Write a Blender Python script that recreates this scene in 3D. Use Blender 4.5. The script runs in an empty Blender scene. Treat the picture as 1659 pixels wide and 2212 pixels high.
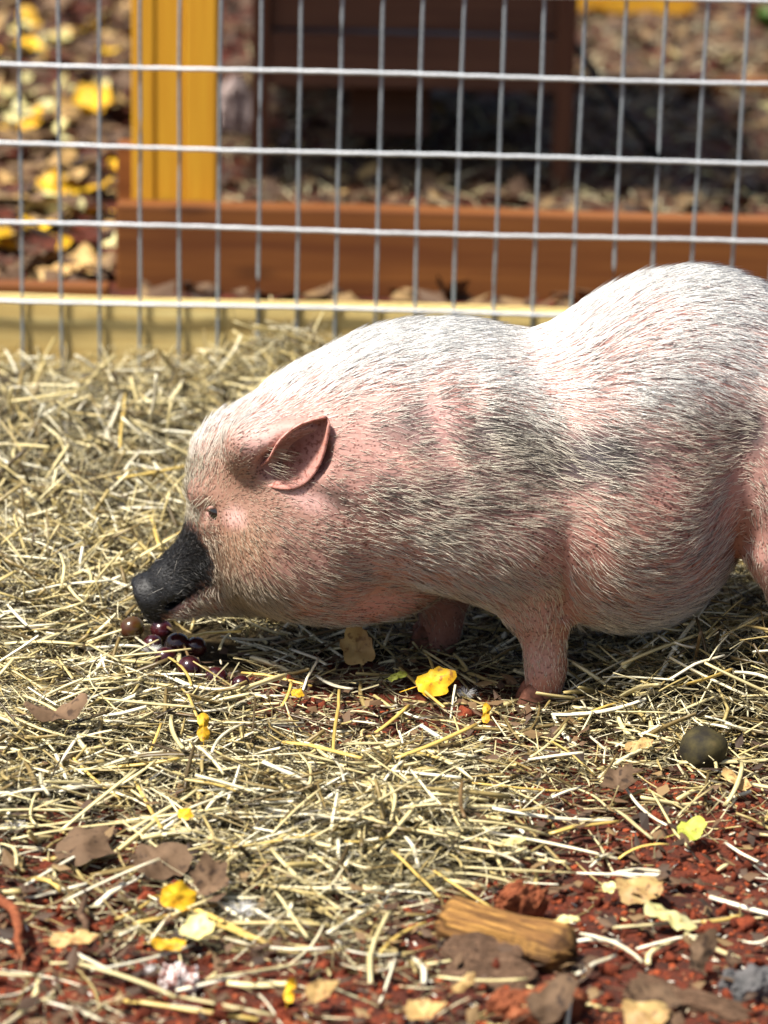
import bpy, bmesh, math, random
import numpy as np
from mathutils import Vector, Matrix, Quaternion

R = math.radians
rng = np.random.default_rng(7)
random.seed(7)
sc = bpy.context.scene
C = bpy.context.scene.collection

# ------------------------------------------------------------------ camera
FPX = 6145.0                      # focal length in pixels of the 1659 x 2212 view
PITCH, ROLL = R(17.0), R(1.5)
CAM = np.array([0.0, -2.585, 0.949])
cd = bpy.data.cameras.new('camera'); cam = bpy.data.objects.new('camera', cd); C.objects.link(cam)
sc.camera = cam
cd.sensor_fit = 'AUTO'; cd.sensor_width = 36.0; cd.lens = 36.0 * FPX / 2212.0
cd.clip_start = 0.05; cd.clip_end = 500
MROT = Matrix.Rotation(R(90) - PITCH, 3, 'X') @ Matrix.Rotation(ROLL, 3, 'Z')
cam.matrix_world = Matrix.Translation(Vector(CAM)) @ MROT.to_4x4()
MR = np.array(MROT)
cd.dof.use_dof = True; cd.dof.focus_distance = 2.6; cd.dof.aperture_fstop = 5.3

# ------------------------------------------------------------------ world, sun, exposure
SUN_EL, SUN_AZ = R(60), R(-118)     # azimuth from +Y (behind the pig) towards +X
w = bpy.data.worlds.new('World'); sc.world = w; w.use_nodes = True
nt = w.node_tree; bg = nt.nodes['Background']
sky = nt.nodes.new('ShaderNodeTexSky'); sky.sky_type = 'NISHITA'; sky.sun_disc = False
sky.sun_elevation = SUN_EL; sky.sun_rotation = SUN_AZ
sky.dust_density = 3.0
nt.links.new(sky.outputs[0], bg.inputs[0]); bg.inputs[1].default_value = 0.07
sd = bpy.data.lights.new('sun', 'SUN'); sun = bpy.data.objects.new('sun', sd); C.objects.link(sun)
sd.energy = 4.8; sd.angle = R(7); sd.color = (1.0, 0.95, 0.86)
sdir = Vector((math.sin(SUN_AZ) * math.cos(SUN_EL), math.cos(SUN_AZ) * math.cos(SUN_EL), math.sin(SUN_EL)))
sun.rotation_euler = sdir.to_track_quat('Z', 'Y').to_euler(); sun.location = sdir * 20
vs = sc.view_settings; vs.view_transform = 'Standard'; vs.look = 'None'; vs.gamma = 1.0
vs.use_curve_mapping = False; vs.exposure = 0.92

# ------------------------------------------------------------------ pixel helpers
def ray(px, py):
    return MR @ np.array([(px - 829.5) / FPX, -(py - 1106.0) / FPX, -1.0])
def PY(px, py, y=0.0):
    d = ray(px, py); t = (y - CAM[1]) / d[1]; return CAM + d * t
def PG(px, py, z=0.0):
    d = ray(px, py); t = (z - CAM[2]) / d[2]; return CAM + d * t
def project(p):
    q = (np.asarray(p) - CAM) @ MR
    s = FPX / -q[..., 2]
    return np.stack([829.5 + q[..., 0] * s, 1106.0 - q[..., 1] * s], -1)

# ------------------------------------------------------------------ node helpers
class NT:
    def __init__(s, name):
        s.m = bpy.data.materials.new(name); s.m.use_nodes = True
        s.t = s.m.node_tree; s.b = s.t.nodes['Principled BSDF']
        s.co = s.t.nodes.new('ShaderNodeTexCoord').outputs['Object']
    def n(s, typ, ins=None, **kw):
        o = s.t.nodes.new(typ)
        for k, v in kw.items(): setattr(o, k, v)
        for k, v in (ins or {}).items(): s.set(o.inputs[k], v)
        return o
    def set(s, inp, v):
        if isinstance(v, bpy.types.NodeSocket): s.t.links.new(v, inp)
        else: inp.default_value = v
    def noise(s, scale, detail=4, rough=0.55, vec=None, dist=0.0):
        return s.n('ShaderNodeTexNoise', {'Vector': vec or s.co, 'Scale': scale, 'Detail': detail, 'Roughness': rough, 'Distortion': dist}).outputs['Fac']
    def ramp(s, fac, stops):
        o = s.n('ShaderNodeValToRGB', {'Fac': fac}); e = o.color_ramp.elements
        while len(e) < len(stops): e.new(0.5)
        for i, (p, c) in enumerate(stops):
            e[i].position = p; e[i].color = (*c, 1) if len(c) == 3 else c
        return o.outputs['Color']
    def mix(s, f, a, b, mode='MIX'):
        o = s.n('ShaderNodeMix', data_type='RGBA', blend_type=mode)
        s.set(o.inputs[0], f)
        for i, v in ((6, a), (7, b)):
            s.set(o.inputs[i], (*v, 1) if isinstance(v, tuple) and len(v) == 3 else v)
        return o.outputs[2]
    def math(s, op, a, b=0.0, clamp=False):
        o = s.n('ShaderNodeMath', operation=op, use_clamp=clamp); s.set(o.inputs[0], a); s.set(o.inputs[1], b); return o.outputs[0]
    def mapr(s, v, a, b, c=0.0, d=1.0):
        return s.n('ShaderNodeMapRange', {'Value': v, 'From Min': a, 'From Max': b, 'To Min': c, 'To Max': d}).outputs[0]
    def scaled(s, sx, sy, sz):
        return s.n('ShaderNodeMapping', {'Vector': s.co, 'Scale': (sx, sy, sz)}).outputs[0]
    def bump(s, h, strength=0.5, dist=0.002):
        o = s.n('ShaderNodeBump', {'Height': h, 'Strength': strength, 'Distance': dist}); s.set(s.b.inputs['Normal'], o.outputs[0])
    def out(s, col=None, rough=0.6, spec=0.4, metal=0.0):
        if col is not None: s.set(s.b.inputs['Base Color'], (*col, 1) if isinstance(col, tuple) and len(col) == 3 else col)
        s.set(s.b.inputs['Roughness'], rough); s.set(s.b.inputs['Specular IOR Level'], spec); s.set(s.b.inputs['Metallic'], metal)
        return s.m
    def rnd(s, island=True):
        if island: return s.t.nodes.new('ShaderNodeNewGeometry').outputs['Random Per Island']
        return s.t.nodes.new('ShaderNodeObjectInfo').outputs['Random']

def wood(name, light, dark, axis=0, scale=1.0, knots=True, rough=0.6):
    t = NT(name); sx = [26.0, 26.0, 26.0]; sx[axis] = 1.6
    v = t.scaled(*[q * scale for q in sx])
    n1 = t.noise(1.0, 5, 0.6, v, 0.6)
    sw = [70.0, 70.0, 70.0]; sw[axis] = 2.5
    n2 = t.noise(1.0, 3, 0.6, t.scaled(*[q * scale for q in sw]), 0.2)
    f = t.math('ADD', t.math('MULTIPLY', n1, 0.65), t.math('MULTIPLY', n2, 0.35))
    col = t.ramp(f, [(0.34, dark), (0.5, tuple(0.5 * (a + b) for a, b in zip(light, dark))), (0.62, light)])
    if knots:
        sk = [9.0, 9.0, 9.0]; sk[axis] = 3.5
        vo = t.n('ShaderNodeTexVoronoi', {'Vector': t.scaled(*sk), 'Scale': 1.0}).outputs['Distance']
        k = t.mapr(vo, 0.05, 0.16, 1.0, 0.0)
        col = t.mix(t.math('MULTIPLY', k, 0.75), col, tuple(c * 0.35 for c in dark))
    big = t.noise(2.2, 2)
    col = t.mix(t.mapr(big, 0.35, 0.7, 0.0, 0.35), col, tuple(c * 0.8 for c in dark))
    t.bump(n2, 0.35, 0.0015)
    return t.out(col, rough, 0.3)

def isl(name, stops, rough=0.55, spec=0.35, nscale=0.0, namt=0.35, transl=0.0):
    t = NT(name); col = t.ramp(t.rnd(), stops)
    if nscale:
        n = t.noise(nscale, 3)
        col = t.mix(t.mapr(n, 0.35, 0.7, 0.0, namt), col, (0.16, 0.11, 0.045))
    t.out(col, rough, spec)
    return t.m

# ------------------------------------------------------------------ object helpers
def link(name, me, mats=None, parent=None, label=None, cat=None, group=None, kind=None, loc=None):
    o = bpy.data.objects.new(name, me); C.objects.link(o)
    if mats is not None and me is not None and not me.materials:
        for m in (mats if isinstance(mats, (list, tuple)) else [mats]): me.materials.append(m)
    if parent is not None: o.parent = parent
    if label: o['label'] = label
    if cat: o['category'] = cat
    if group: o['group'] = group
    if kind: o['kind'] = kind
    if loc is not None: o.location = loc
    return o
def mesh(name, v, f, smooth=True):
    me = bpy.data.meshes.new(name); me.from_pydata([tuple(p) for p in v], [], [tuple(q) for q in f]); me.update()
    if smooth:
        me.polygons.foreach_set('use_smooth', [True] * len(me.polygons))
    return me
def big_mesh(name, v, faces, smooth=False):
    """numpy verts (n,3) and list of face index arrays (m,3) or (m,4)"""
    me = bpy.data.meshes.new(name); v = np.ascontiguousarray(v, np.float32)
    me.vertices.add(len(v)); me.vertices.foreach_set('co', v.ravel())
    loops = np.concatenate([f.ravel() for f in faces]).astype(np.int32)
    tot = np.concatenate([np.full(len(f), f.shape[1], np.int32) for f in faces])
    st = np.concatenate([[0], np.cumsum(tot)[:-1]]).astype(np.int32)
    me.loops.add(len(loops)); me.loops.foreach_set('vertex_index', loops)
    me.polygons.add(len(tot)); me.polygons.foreach_set('loop_start', st)
    me.polygons.foreach_set('use_smooth', np.full(len(tot), smooth))
    me.update(calc_edges=True); me.validate()
    return me
def bm_box(bm, c, s, bev=0.0, rot=None):
    r = bmesh.ops.create_cube(bm, size=1.0)['verts']
    bmesh.ops.scale(bm, vec=s, verts=r)
    if bev:
        es = {e for v in r for e in v.link_edges}
        q = bmesh.ops.bevel(bm, geom=list(es), offset=bev, segments=2, affect='EDGES', profile=0.6)
        r = [v for v in q['verts']] + [v for v in r if v.is_valid]
        r = list({v for v in r if v.is_valid})
    if rot is not None: bmesh.ops.rotate(bm, cent=(0, 0, 0), matrix=rot, verts=r)
    bmesh.ops.translate(bm, vec=c, verts=r)
    return r
def bm_done(bm, name, smooth=False):
    me = bpy.data.meshes.new(name); bm.to_mesh(me); bm.free()
    if smooth: me.polygons.foreach_set('use_smooth', [True] * len(me.polygons))
    return me
def box_obj(name, s, mat, bev=0.003, loc=(0, 0, 0), warp=0.0, cuts=0, **kw):
    bm = bmesh.new(); bm_box(bm, (0, 0, 0), s, bev)
    if cuts:
        ax = max(range(3), key=lambda i: s[i])
        es = [e for e in bm.edges if abs((e.verts[0].co - e.verts[1].co)[ax]) > s[ax] * 0.6]
        bmesh.ops.subdivide_edges(bm, edges=es, cuts=cuts, use_grid_fill=True)
        for v in bm.verts:
            k = v.co[ax] * 5.0
            v.co[(ax + 1) % 3] += warp * math.sin(k + s[0] * 9); v.co[(ax + 2) % 3] += warp * math.sin(k * 1.7 + 2)
    o = link(name, bm_done(bm, name), mat, **kw); o.location = loc
    return o
def tube(pts, rads, n=6, cap=True, flat=1.0):
    """swept tube through pts; returns verts, faces"""
    pts = [Vector(p) for p in pts]; V, F = [], []
    up = Vector((0, 0, 1))
    for i, p in enumerate(pts):
        t = (pts[min(i + 1, len(pts) - 1)] - pts[max(i - 1, 0)]).normalized()
        a = t.cross(up)
        if a.length < 1e-4: a = t.cross(Vector((0, 1, 0)))
        a.normalize(); b = a.cross(t).normalized()
        for k in range(n):
            th = 2 * math.pi * k / n
            V.append(p + (a * math.cos(th) + b * math.sin(th) * flat) * rads[i])
    for i in range(len(pts) - 1):
        for k in range(n):
            F.append((i * n + k, i * n + (k + 1) % n, (i + 1) * n + (k + 1) % n, (i + 1) * n + k))
    if cap:
        F.append(tuple(range(n - 1, -1, -1))); F.append(tuple(range((len(pts) - 1) * n, len(pts) * n)))
    return V, F

# cheap value noise (numpy)
_perm = rng.random((64, 64))
def vnoise(x, y):
    xi = np.floor(x).astype(int); yi = np.floor(y).astype(int); fx = x - xi; fy = y - yi
    fx = fx * fx * (3 - 2 * fx); fy = fy * fy * (3 - 2 * fy)
    g = lambda a, b: _perm[a % 64, b % 64]
    return (g(xi, yi) * (1 - fx) + g(xi + 1, yi) * fx) * (1 - fy) + (g(xi, yi + 1) * (1 - fx) + g(xi + 1, yi + 1) * fx) * fy
def fbm(x, y, o=4):
    s = 0; a = 0.5
    for i in range(o): s = s + a * (vnoise(x * 2 ** i + 17.3 * i, y * 2 ** i + 5.1 * i) - 0.5) * 2; a *= 0.5
    return s

# ------------------------------------------------------------------ ground heights
FENCE_Y = 1.01
COVX = np.linspace(0, 1659, 12)
COVY = np.array([600, 1250, 1400, 1500, 1600, 1700, 1800, 1900, 2000, 2100, 2212, 2400])
COV = np.array([
    [1] * 12, [1] * 12,
    [1, 1, 1, .9, .85, .85, .85, .9, .9, 1, 1, 1],
    [1, 1, 1, .95, .5, .45, .55, .6, .9, 1, 1, 1],
    [1, 1, 1, 1, .75, .45, .5, .7, .85, .9, .9, .9],
    [1, .95, .95, .95, 1, .9, .8, .75, .6, .5, .5, .5],
    [.6, .35, .5, .9, 1, 1, 1, .7, .4, .3, .3, .3],
    [.35, .2, .25, .75, 1, 1, 1, .5, .2, .18, .2, .2],
    [.2, .2, .5, .65, .6, .4, .2, .15, .15, .15, .15, .15],
    [.15, .15, .3, .3, .3, .3, .2, .1, .1, .1, .1, .1],
    [.12] * 12, [.1] * 12])
def coverage(x, y):
    p = project(np.stack([x, y, np.zeros_like(x)], -1))
    u = np.clip(p[..., 0] / 1659 * 11, 0, 10.999); v = np.interp(p[..., 1], COVY, np.arange(len(COVY)))
    i = u.astype(int); j = np.minimum(v.astype(int), len(COVY) - 2); fu = u - i; fv = v - j
    c = (COV[j, i] * (1 - fu) + COV[j, i + 1] * fu) * (1 - fv) + (COV[j + 1, i] * (1 - fu) + COV[j + 1, i + 1] * fu) * fv
    c = c + 0.35 * fbm(x * 9, y * 9, 3) * (c < 0.97)
    return np.where(y > FENCE_Y - 0.01, 0.0, np.clip(c, 0, 1))
def gauss(x, y, cx, cy, sx, sy): return np.exp(-((x - cx) / sx) ** 2 - ((y - cy) / sy) ** 2)
def soil_z(x, y):
    return 0.010 * fbm(x * 5, y * 5, 3) + 0.004 * fbm(x * 28, y * 28, 3)
_m1 = PG(560, 800); _m2 = PG(1640, 1330); _m3 = PG(800, 1760); _m4 = PG(150, 1000); _m5 = PG(200, 1560)
_m6 = PG(1680, 1535); _ft = PG(1180, 1510); _gr = PG(395, 1430)
def hay_h(x, y):
    c = coverage(x, y)
    h = 0.010 + 0.018 * np.clip((y + 0.1) / 1.0, 0, 1) + 0.014 * np.clip((y + 0.02) / 0.2, 0, 1) * np.clip((0.05 - x) / 0.15, 0, 1)
    h = h + 0.018 * np.clip((y - 0.55) / 0.4, 0, 1) ** 1.3
    h = h + 0.040 * gauss(x, y, -0.10, 0.90, 0.13, 0.16)
    h = h + 0.035 * gauss(x, y, _m2[0] + 0.05, _m2[1], 0.14, 0.16) + 0.120 * gauss(x, y, _m6[0] + 0.06, _m6[1], 0.17, 0.075) + 0.022 * gauss(x, y, _m3[0], _m3[1], 0.15, 0.10)
    h = h + 0.030 * gauss(x, y, _m4[0], _m4[1], 0.2, 0.2) + 0.016 * gauss(x, y, _m5[0], _m5[1], 0.2, 0.14)
    h = h + 0.014 * fbm(x * 7 + 3, y * 7, 3) + 0.020 * fbm(x * 19 + 3, y * 19, 2)
    h = h * (1 - 0.85 * gauss(x, y, _ft[0], _ft[1] - 0.01, 0.06, 0.05)) * (1 - 0.25 * gauss(x, y, _gr[0], _gr[1], 0.07, 0.05))
    return np.clip(h, 0.002, 1) * np.clip((c - 0.3) / 0.5, 0, 1) 
def top_z(x, y):
    x = np.atleast_1d(np.asarray(x, float)); y = np.atleast_1d(np.asarray(y, float))
    return soil_z(x, y) + hay_h(x, y)

# ------------------------------------------------------------------ materials
def make_mats():
    M = {}
    t = NT('red_soil')
    n1 = t.noise(9, 6, 0.6); n2 = t.noise(60, 5, 0.65); n3 = t.noise(260, 3, 0.6)
    c = t.ramp(n1, [(0.3, (0.040, 0.014, 0.010)), (0.48, (0.10, 0.022, 0.011)), (0.68, (0.17, 0.034, 0.014))])
    c = t.mix(t.mapr(n2, 0.42, 0.60, 0.0, 0.85), c, (0.030, 0.014, 0.010))
    c = t.mix(t.mapr(n3, 0.55, 0.7, 0.0, 0.30), c, (0.26, 0.06, 0.025))
    t.bump(t.math('ADD', n2, t.math('MULTIPLY', n3, 0.5)), 0.9, 0.006)
    M['soil'] = t.out(c, 0.9, 0.2)
    t = NT('packed_hay_gap_shade'); n = t.noise(90, 5, 0.7); n2 = t.noise(14, 3)
    c = t.ramp(n, [(0.35, (0.014, 0.010, 0.005)), (0.55, (0.040, 0.028, 0.013)), (0.7, (0.085, 0.062, 0.028))])  # dark tones paint in the shade between the loose blades
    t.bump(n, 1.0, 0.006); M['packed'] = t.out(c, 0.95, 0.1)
    M['hay'] = isl('dry_hay', [(0.0, (0.020, 0.014, 0.007)), (0.28, (0.055, 0.042, 0.020)), (0.5, (0.14, 0.115, 0.055)), (0.75, (0.32, 0.275, 0.145)), (1.0, (0.64, 0.57, 0.36))], 0.5, 0.4)
    M['hay2'] = isl('coarse_hay', [(0.0, (0.05, 0.032, 0.014)), (0.25, (0.22, 0.155, 0.055)), (0.5, (0.46, 0.36, 0.14)), (0.75, (0.66, 0.56, 0.29)), (1.0, (0.84, 0.80, 0.62))], 0.42, 0.5)
    for k, a, b in (('straw_white', (0.82, 0.79, 0.66), (0.62, 0.53, 0.31)), ('straw_yellow', (0.72, 0.53, 0.15), (0.50, 0.33, 0.08)),
                    ('straw_pale', (0.72, 0.64, 0.36), (0.52, 0.42, 0.18)), ('straw_brown', (0.24, 0.15, 0.06), (0.12, 0.07, 0.03))):
        t = NT(k); v = t.scaled(6, 900, 900); n = t.noise(1, 3, 0.6, v); n2 = t.noise(7, 2, 0.5, t.scaled(3, 40, 40))
        c = t.mix(t.mapr(n, 0.35, 0.65), a, b); c = t.mix(t.mapr(n2, 0.5, 0.75, 0, 0.55), c, tuple(q * 0.6 for q in b))
        hs = t.n('ShaderNodeHueSaturation', {'Value': t.mapr(t.rnd(False), 0, 1, 0.7, 1.15), 'Color': c}).outputs[0]
        t.bump(n, 0.4, 0.0006)
        M[k] = t.out(hs, 0.38, 0.5)
    M['husk'] = isl('grain_husk', [(0, (0.30, 0.22, 0.12)), (0.4, (0.55, 0.46, 0.30)), (1, (0.80, 0.76, 0.64))], 0.5, 0.4)
    t = NT('soil_clod'); n = t.noise(120, 5, 0.65); n2 = t.noise(500, 2)
    c = t.ramp(n, [(0.3, (0.07, 0.016, 0.009)), (0.5, (0.19, 0.038, 0.016)), (0.7, (0.29, 0.065, 0.026))])
    hs = t.n('ShaderNodeHueSaturation', {'Value': t.mapr(t.rnd(False), 0, 1, 0.45, 1.2), 'Color': c}).outputs[0]
    t.bump(t.math('ADD', n, n2), 0.8, 0.002); M['clod'] = t.out(hs, 0.9, 0.2)
    M['crumb'] = isl('soil_crumbs', [(0, (0.06, 0.02, 0.012)), (0.4, (0.19, 0.04, 0.015)), (0.8, (0.30, 0.06, 0.02)), (1, (0.16, 0.10, 0.06))], 0.9, 0.2)
    for k, a, b, d in (('leaf_yellow', (0.72, 0.46, 0.02), (0.60, 0.30, 0.012), (0.26, 0.10, 0.02)), ('leaf_tan', (0.52, 0.36, 0.14), (0.40, 0.24, 0.09), (0.20, 0.10, 0.04)),
                       ('leaf_brown', (0.17, 0.105, 0.06), (0.09, 0.052, 0.028), (0.035, 0.02, 0.013)), ('leaf_green', (0.48, 0.50, 0.08), (0.36, 0.40, 0.05), (0.25, 0.18, 0.04)),
                       ('leaf_pale', (0.62, 0.58, 0.30), (0.55, 0.48, 0.18), (0.32, 0.22, 0.07))):
        t = NT(k); n = t.noise(35, 4); n2 = t.noise(140, 3)
        c = t.mix(t.mapr(n, 0.35, 0.65), a, b); c = t.mix(t.mapr(n2, 0.56, 0.66, 0, 0.8), c, d)
        t.bump(n2, 0.4, 0.001)
        t.set(t.b.inputs['Transmission Weight'], 0.0)
        hs = t.n('ShaderNodeHueSaturation', {'Value': t.mapr(t.rnd(False), 0, 1, 0.75, 1.15), 'Color': c}).outputs[0]
        M[k] = t.out(hs, 0.8 if k == 'leaf_brown' else 0.55, 0.25)
    M['pine'] = wood('pale_pine', (0.78, 0.64, 0.28), (0.55, 0.36, 0.11), 0, 1.3)
    M['amber'] = wood('amber_pine', (0.70, 0.40, 0.03), (0.52, 0.22, 0.010), 2)
    M['stain'] = wood('brown_stain', (0.25, 0.092, 0.020), (0.12, 0.036, 0.009), 0)
    M['stain_dark'] = wood('dark_brown_stain', (0.17, 0.075, 0.038), (0.085, 0.036, 0.020), 0)
    M['stain_darkz'] = wood('dark_brown_stain_upright', (0.18, 0.070, 0.03), (0.09, 0.034, 0.016), 2)
    t = NT('galvanised_wire_lit'); n = t.noise(300, 3); c = t.ramp(n, [(0.3, (0.50, 0.52, 0.54)), (0.7, (0.74, 0.76, 0.78))])
    M['wire'] = t.out(c, 0.45, 0.5, 0.45)  # brighter copy for level wires, their sunlit tops put into the colour
    t = NT('galvanised_wire_shaded'); n = t.noise(300, 3); c = t.ramp(n, [(0.3, (0.26, 0.30, 0.32)), (0.7, (0.42, 0.47, 0.50))]); M['wire_shaded'] = t.out(c, 0.5, 0.5, 0.6)  # darker copy for upright wires, their lack of sun put into the colour
    t = NT('grape_skin'); n = t.noise(60, 3)
    c = t.ramp(n, [(0.35, (0.018, 0.003, 0.006)), (0.65, (0.050, 0.007, 0.009))])
    t.set(t.b.inputs['Coat Weight'], 0.4); M['grape'] = t.out(c, t.mapr(n, 0.3, 0.7, 0.12, 0.3), 0.5)
    t = NT('grape_skin_green'); n = t.noise(45, 3)
    c = t.ramp(n, [(0.35, (0.05, 0.010, 0.006)), (0.65, (0.075, 0.050, 0.012))]); M['grape2'] = t.out(c, 0.2, 0.5)
    t = NT('grape_stem'); M['stem'] = t.out((0.14, 0.085, 0.03), 0.7)
    t = NT('walnut_husk'); n = t.noise(70, 4); c = t.ramp(n, [(0.35, (0.016, 0.013, 0.008)), (0.6, (0.050, 0.040, 0.014)), (0.75, (0.09, 0.065, 0.025))])
    t.bump(n, 0.6, 0.002); M['walnut'] = t.out(c, 0.8, 0.25)
    t = NT('weathered_log'); v = t.scaled(14, 150, 150); n = t.noise(1, 6, 0.7, v, 0.8); n2 = t.noise(34, 4)
    c = t.ramp(n, [(0.33, (0.035, 0.018, 0.009)), (0.5, (0.20, 0.095, 0.03)), (0.66, (0.50, 0.27, 0.07))])
    c = t.mix(t.mapr(n2, 0.52, 0.66, 0, 0.7), c, (0.07, 0.035, 0.018)); t.bump(n, 1.0, 0.004); M['log'] = t.out(c, 0.8, 0.2)
    t = NT('bark'); v = t.scaled(60, 190, 190); n = t.noise(1, 5, 0.7, v, 0.8)
    c = t.ramp(n, [(0.33, (0.05, 0.028, 0.016)), (0.6, (0.13, 0.075, 0.045)), (0.75, (0.20, 0.13, 0.08))]); t.bump(n, 0.8, 0.003); M['bark'] = t.out(c, 0.9, 0.2)
    t = NT('red_bark'); v = t.scaled(60, 150, 150); n = t.noise(1, 5, 0.7, v, 0.8)
    c = t.ramp(n, [(0.33, (0.10, 0.025, 0.012)), (0.6, (0.28, 0.085, 0.035)), (0.75, (0.36, 0.17, 0.08))]); t.bump(n, 0.8, 0.003); M['redbark'] = t.out(c, 0.9, 0.2)
    t = NT('grey_stone'); n = t.noise(60, 5); c = t.ramp(n, [(0.3, (0.05, 0.05, 0.05)), (0.7, (0.14, 0.13, 0.13))]); t.bump(n, .6, .002); M['stone'] = t.out(c, 0.8, 0.3)
    t = NT('pale_stone'); n = t.noise(40, 5); c = t.ramp(n, [(0.3, (0.34, 0.25, 0.23)), (0.7, (0.62, 0.50, 0.46))]); t.bump(n, .6, .002); M['palestone'] = t.out(c, 0.7, 0.3)
    t = NT('speckled_pebble'); n = t.noise(260, 3); c = t.ramp(n, [(0.46, (0.20, 0.07, 0.05)), (0.56, (0.66, 0.62, 0.60))]); M['speckle'] = t.out(c, 0.6, 0.3)
    t = NT('down'); M['down'] = t.out((0.80, 0.79, 0.77), 0.6, 0.3)
    t = NT('weed_green'); M['weed'] = t.out((0.06, 0.12, 0.015), 0.5, 0.4)
    t = NT('black_iron'); M['iron'] = t.out((0.015, 0.014, 0.013), 0.5, 0.4)
    return M
M = make_mats()

# ------------------------------------------------------------------ ground sheet
def grid_axis(a, b, fine, lo, hi):
    core = np.arange(a, b, fine); L = [core]
    out = b + np.cumsum(np.geomspace(fine * 2, 40, 26)); L.append(out[out < hi])
    neg = a - np.cumsum(np.geomspace(fine * 2, 40, 26)); L.insert(0, neg[neg > lo][::-1])
    return np.concatenate(L)
def grid_mesh(name, xs, ys, zf):
    X, Y = np.meshgrid(xs, ys, indexing='ij'); Z = zf(X, Y); v = np.stack([X, Y, Z], -1).reshape(-1, 3)
    ny = len(ys); i, j = np.meshgrid(np.arange(len(xs) - 1), np.arange(ny - 1), indexing='ij'); a = (i * ny + j).ravel()
    return v, np.stack([a, a + ny, a + ny + 1, a + 1], -1)
v, f = grid_mesh('ground', grid_axis(-0.75, 0.75, 0.0085, -300, 300), grid_axis(-0.95, 1.5, 0.0085, -300, 300), soil_z)
link('ground', big_mesh('ground', v, [f], True), M['soil'], kind='structure')
# packed hay below the loose hay, coloured dark as painted shade in the gaps
xs = np.arange(-0.75, 0.75, 0.012); ys = np.arange(-0.62, FENCE_Y - 0.012, 0.012)
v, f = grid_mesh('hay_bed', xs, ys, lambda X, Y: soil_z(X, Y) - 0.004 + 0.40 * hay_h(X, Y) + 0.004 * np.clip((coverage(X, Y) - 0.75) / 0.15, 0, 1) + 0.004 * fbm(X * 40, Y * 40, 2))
link('hay_bed', big_mesh('hay_bed', v, [f], True), M['packed'], label='packed hay bedding darkened with painted shade under the loose hay', cat='hay', kind='stuff')

# ------------------------------------------------------------------ wire fence and its ground board
fence = link('wire_fence', None, label='galvanised welded wire mesh fence behind the pig', cat='fence', loc=(0, FENCE_Y, 0))
wx0 = PY(40, 60, FENCE_Y)[0]; zrow = PY(830, 331, FENCE_Y)[2]
for k in range(-10, 30):
    x = wx0 + 0.0508 * k
    pts = [(0.0007 * math.sin(z * 5 + k * 2.1) + 0.0003 * math.sin(z * 31 + k), 0.0012 * math.sin(z * 13 + k), z) for z in np.arange(0.012, 0.86, 0.0254)]
    V, F = tube(pts, [0.0023] * len(pts), 8)
    link('vertical_wire', mesh('vertical_wire', V, F), M['wire_shaded'], parent=fence, loc=(x, 0, 0))
xw = np.arange(wx0 - 0.0508 * 10.5, wx0 + 0.0508 * 29.6, 0.0127)
for r in range(-2, 5):
    z = zrow + 0.1016 * r + 0.002 * math.sin(r * 3.3)
    pts = [(x, -0.0036 + 0.0006 * math.sin(x * 40 + r), z + 0.0009 * math.sin(x * 9 + r * 2) + 0.0003 * math.sin(x * 61.8 * 2)) for x in xw]
    V, F = tube(pts, [0.0027] * len(pts), 8)
    link('horizontal_wire', mesh('horizontal_wire', V, F), M['wire'], parent=fence)
bt = PY(830, 664, FENCE_Y + 0.012)[2]
box_obj('ground_board', (2.6, 0.038, 0.14), M['pine'], 0.003, (0.1, FENCE_Y + 0.0235, bt - 0.07), 0.0015, 40,
        label='pale yellow pine board along the foot of the wire fence', cat='board')

# ------------------------------------------------------------------ stained timber behind the fence
by = PG(830, 648)[1]; bx0 = PY(250, 560, by)[0]; bz1 = PY(830, 456, by)[2]; bz0 = PY(830, 646, by)[2]
box_obj('edging_beam', (2.4, 0.05, bz1 - bz0), M['stain'], 0.004, (bx0 + 1.2, by + 0.025, (bz0 + bz1) / 2), 0.001, 30,
        label='orange brown stained timber beam lying behind the wire fence', cat='beam')
py_ = by + 0.052; px0 = PY(284, 300, py_)[0]; px1 = PY(467, 300, py_)[0]
pw = px1 - px0
post = link('timber_post', None, label='thick amber yellow timber post rising behind the wire fence', cat='post', loc=(px0 + pw / 2, py_ + 0.045, 0))
for a, b, dy in ((0.0, 0.27, 0.0), (0.275, 0.63, 0.003), (0.635, 1.0, -0.001)):
    box_obj('plank', (pw * (b - a), 0.088, 1.9), M['amber'], 0.003, (px0 + pw * (a + b) / 2 - px0 - pw / 2, dy, 0.92), 0.0006, 12, parent=post)
box_obj('stake', (0.03, 0.04, 0.22), M['stain'], 0.003, (px0 - 0.012, py_ + 0.07, 0.10), label='short brown stained stake tucked behind the amber post', cat='stake')
ey = by - 0.12
ex1 = PY(238, 600, ey)[0]
box_obj('ground_plank', (1.1, 0.04, 0.045), M['stain'], 0.003, (ex1 - 0.55, ey - 0.02, 0.022), 0.001, 10, label='low red brown plank lying between beam and pale board', cat='plank')

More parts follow.
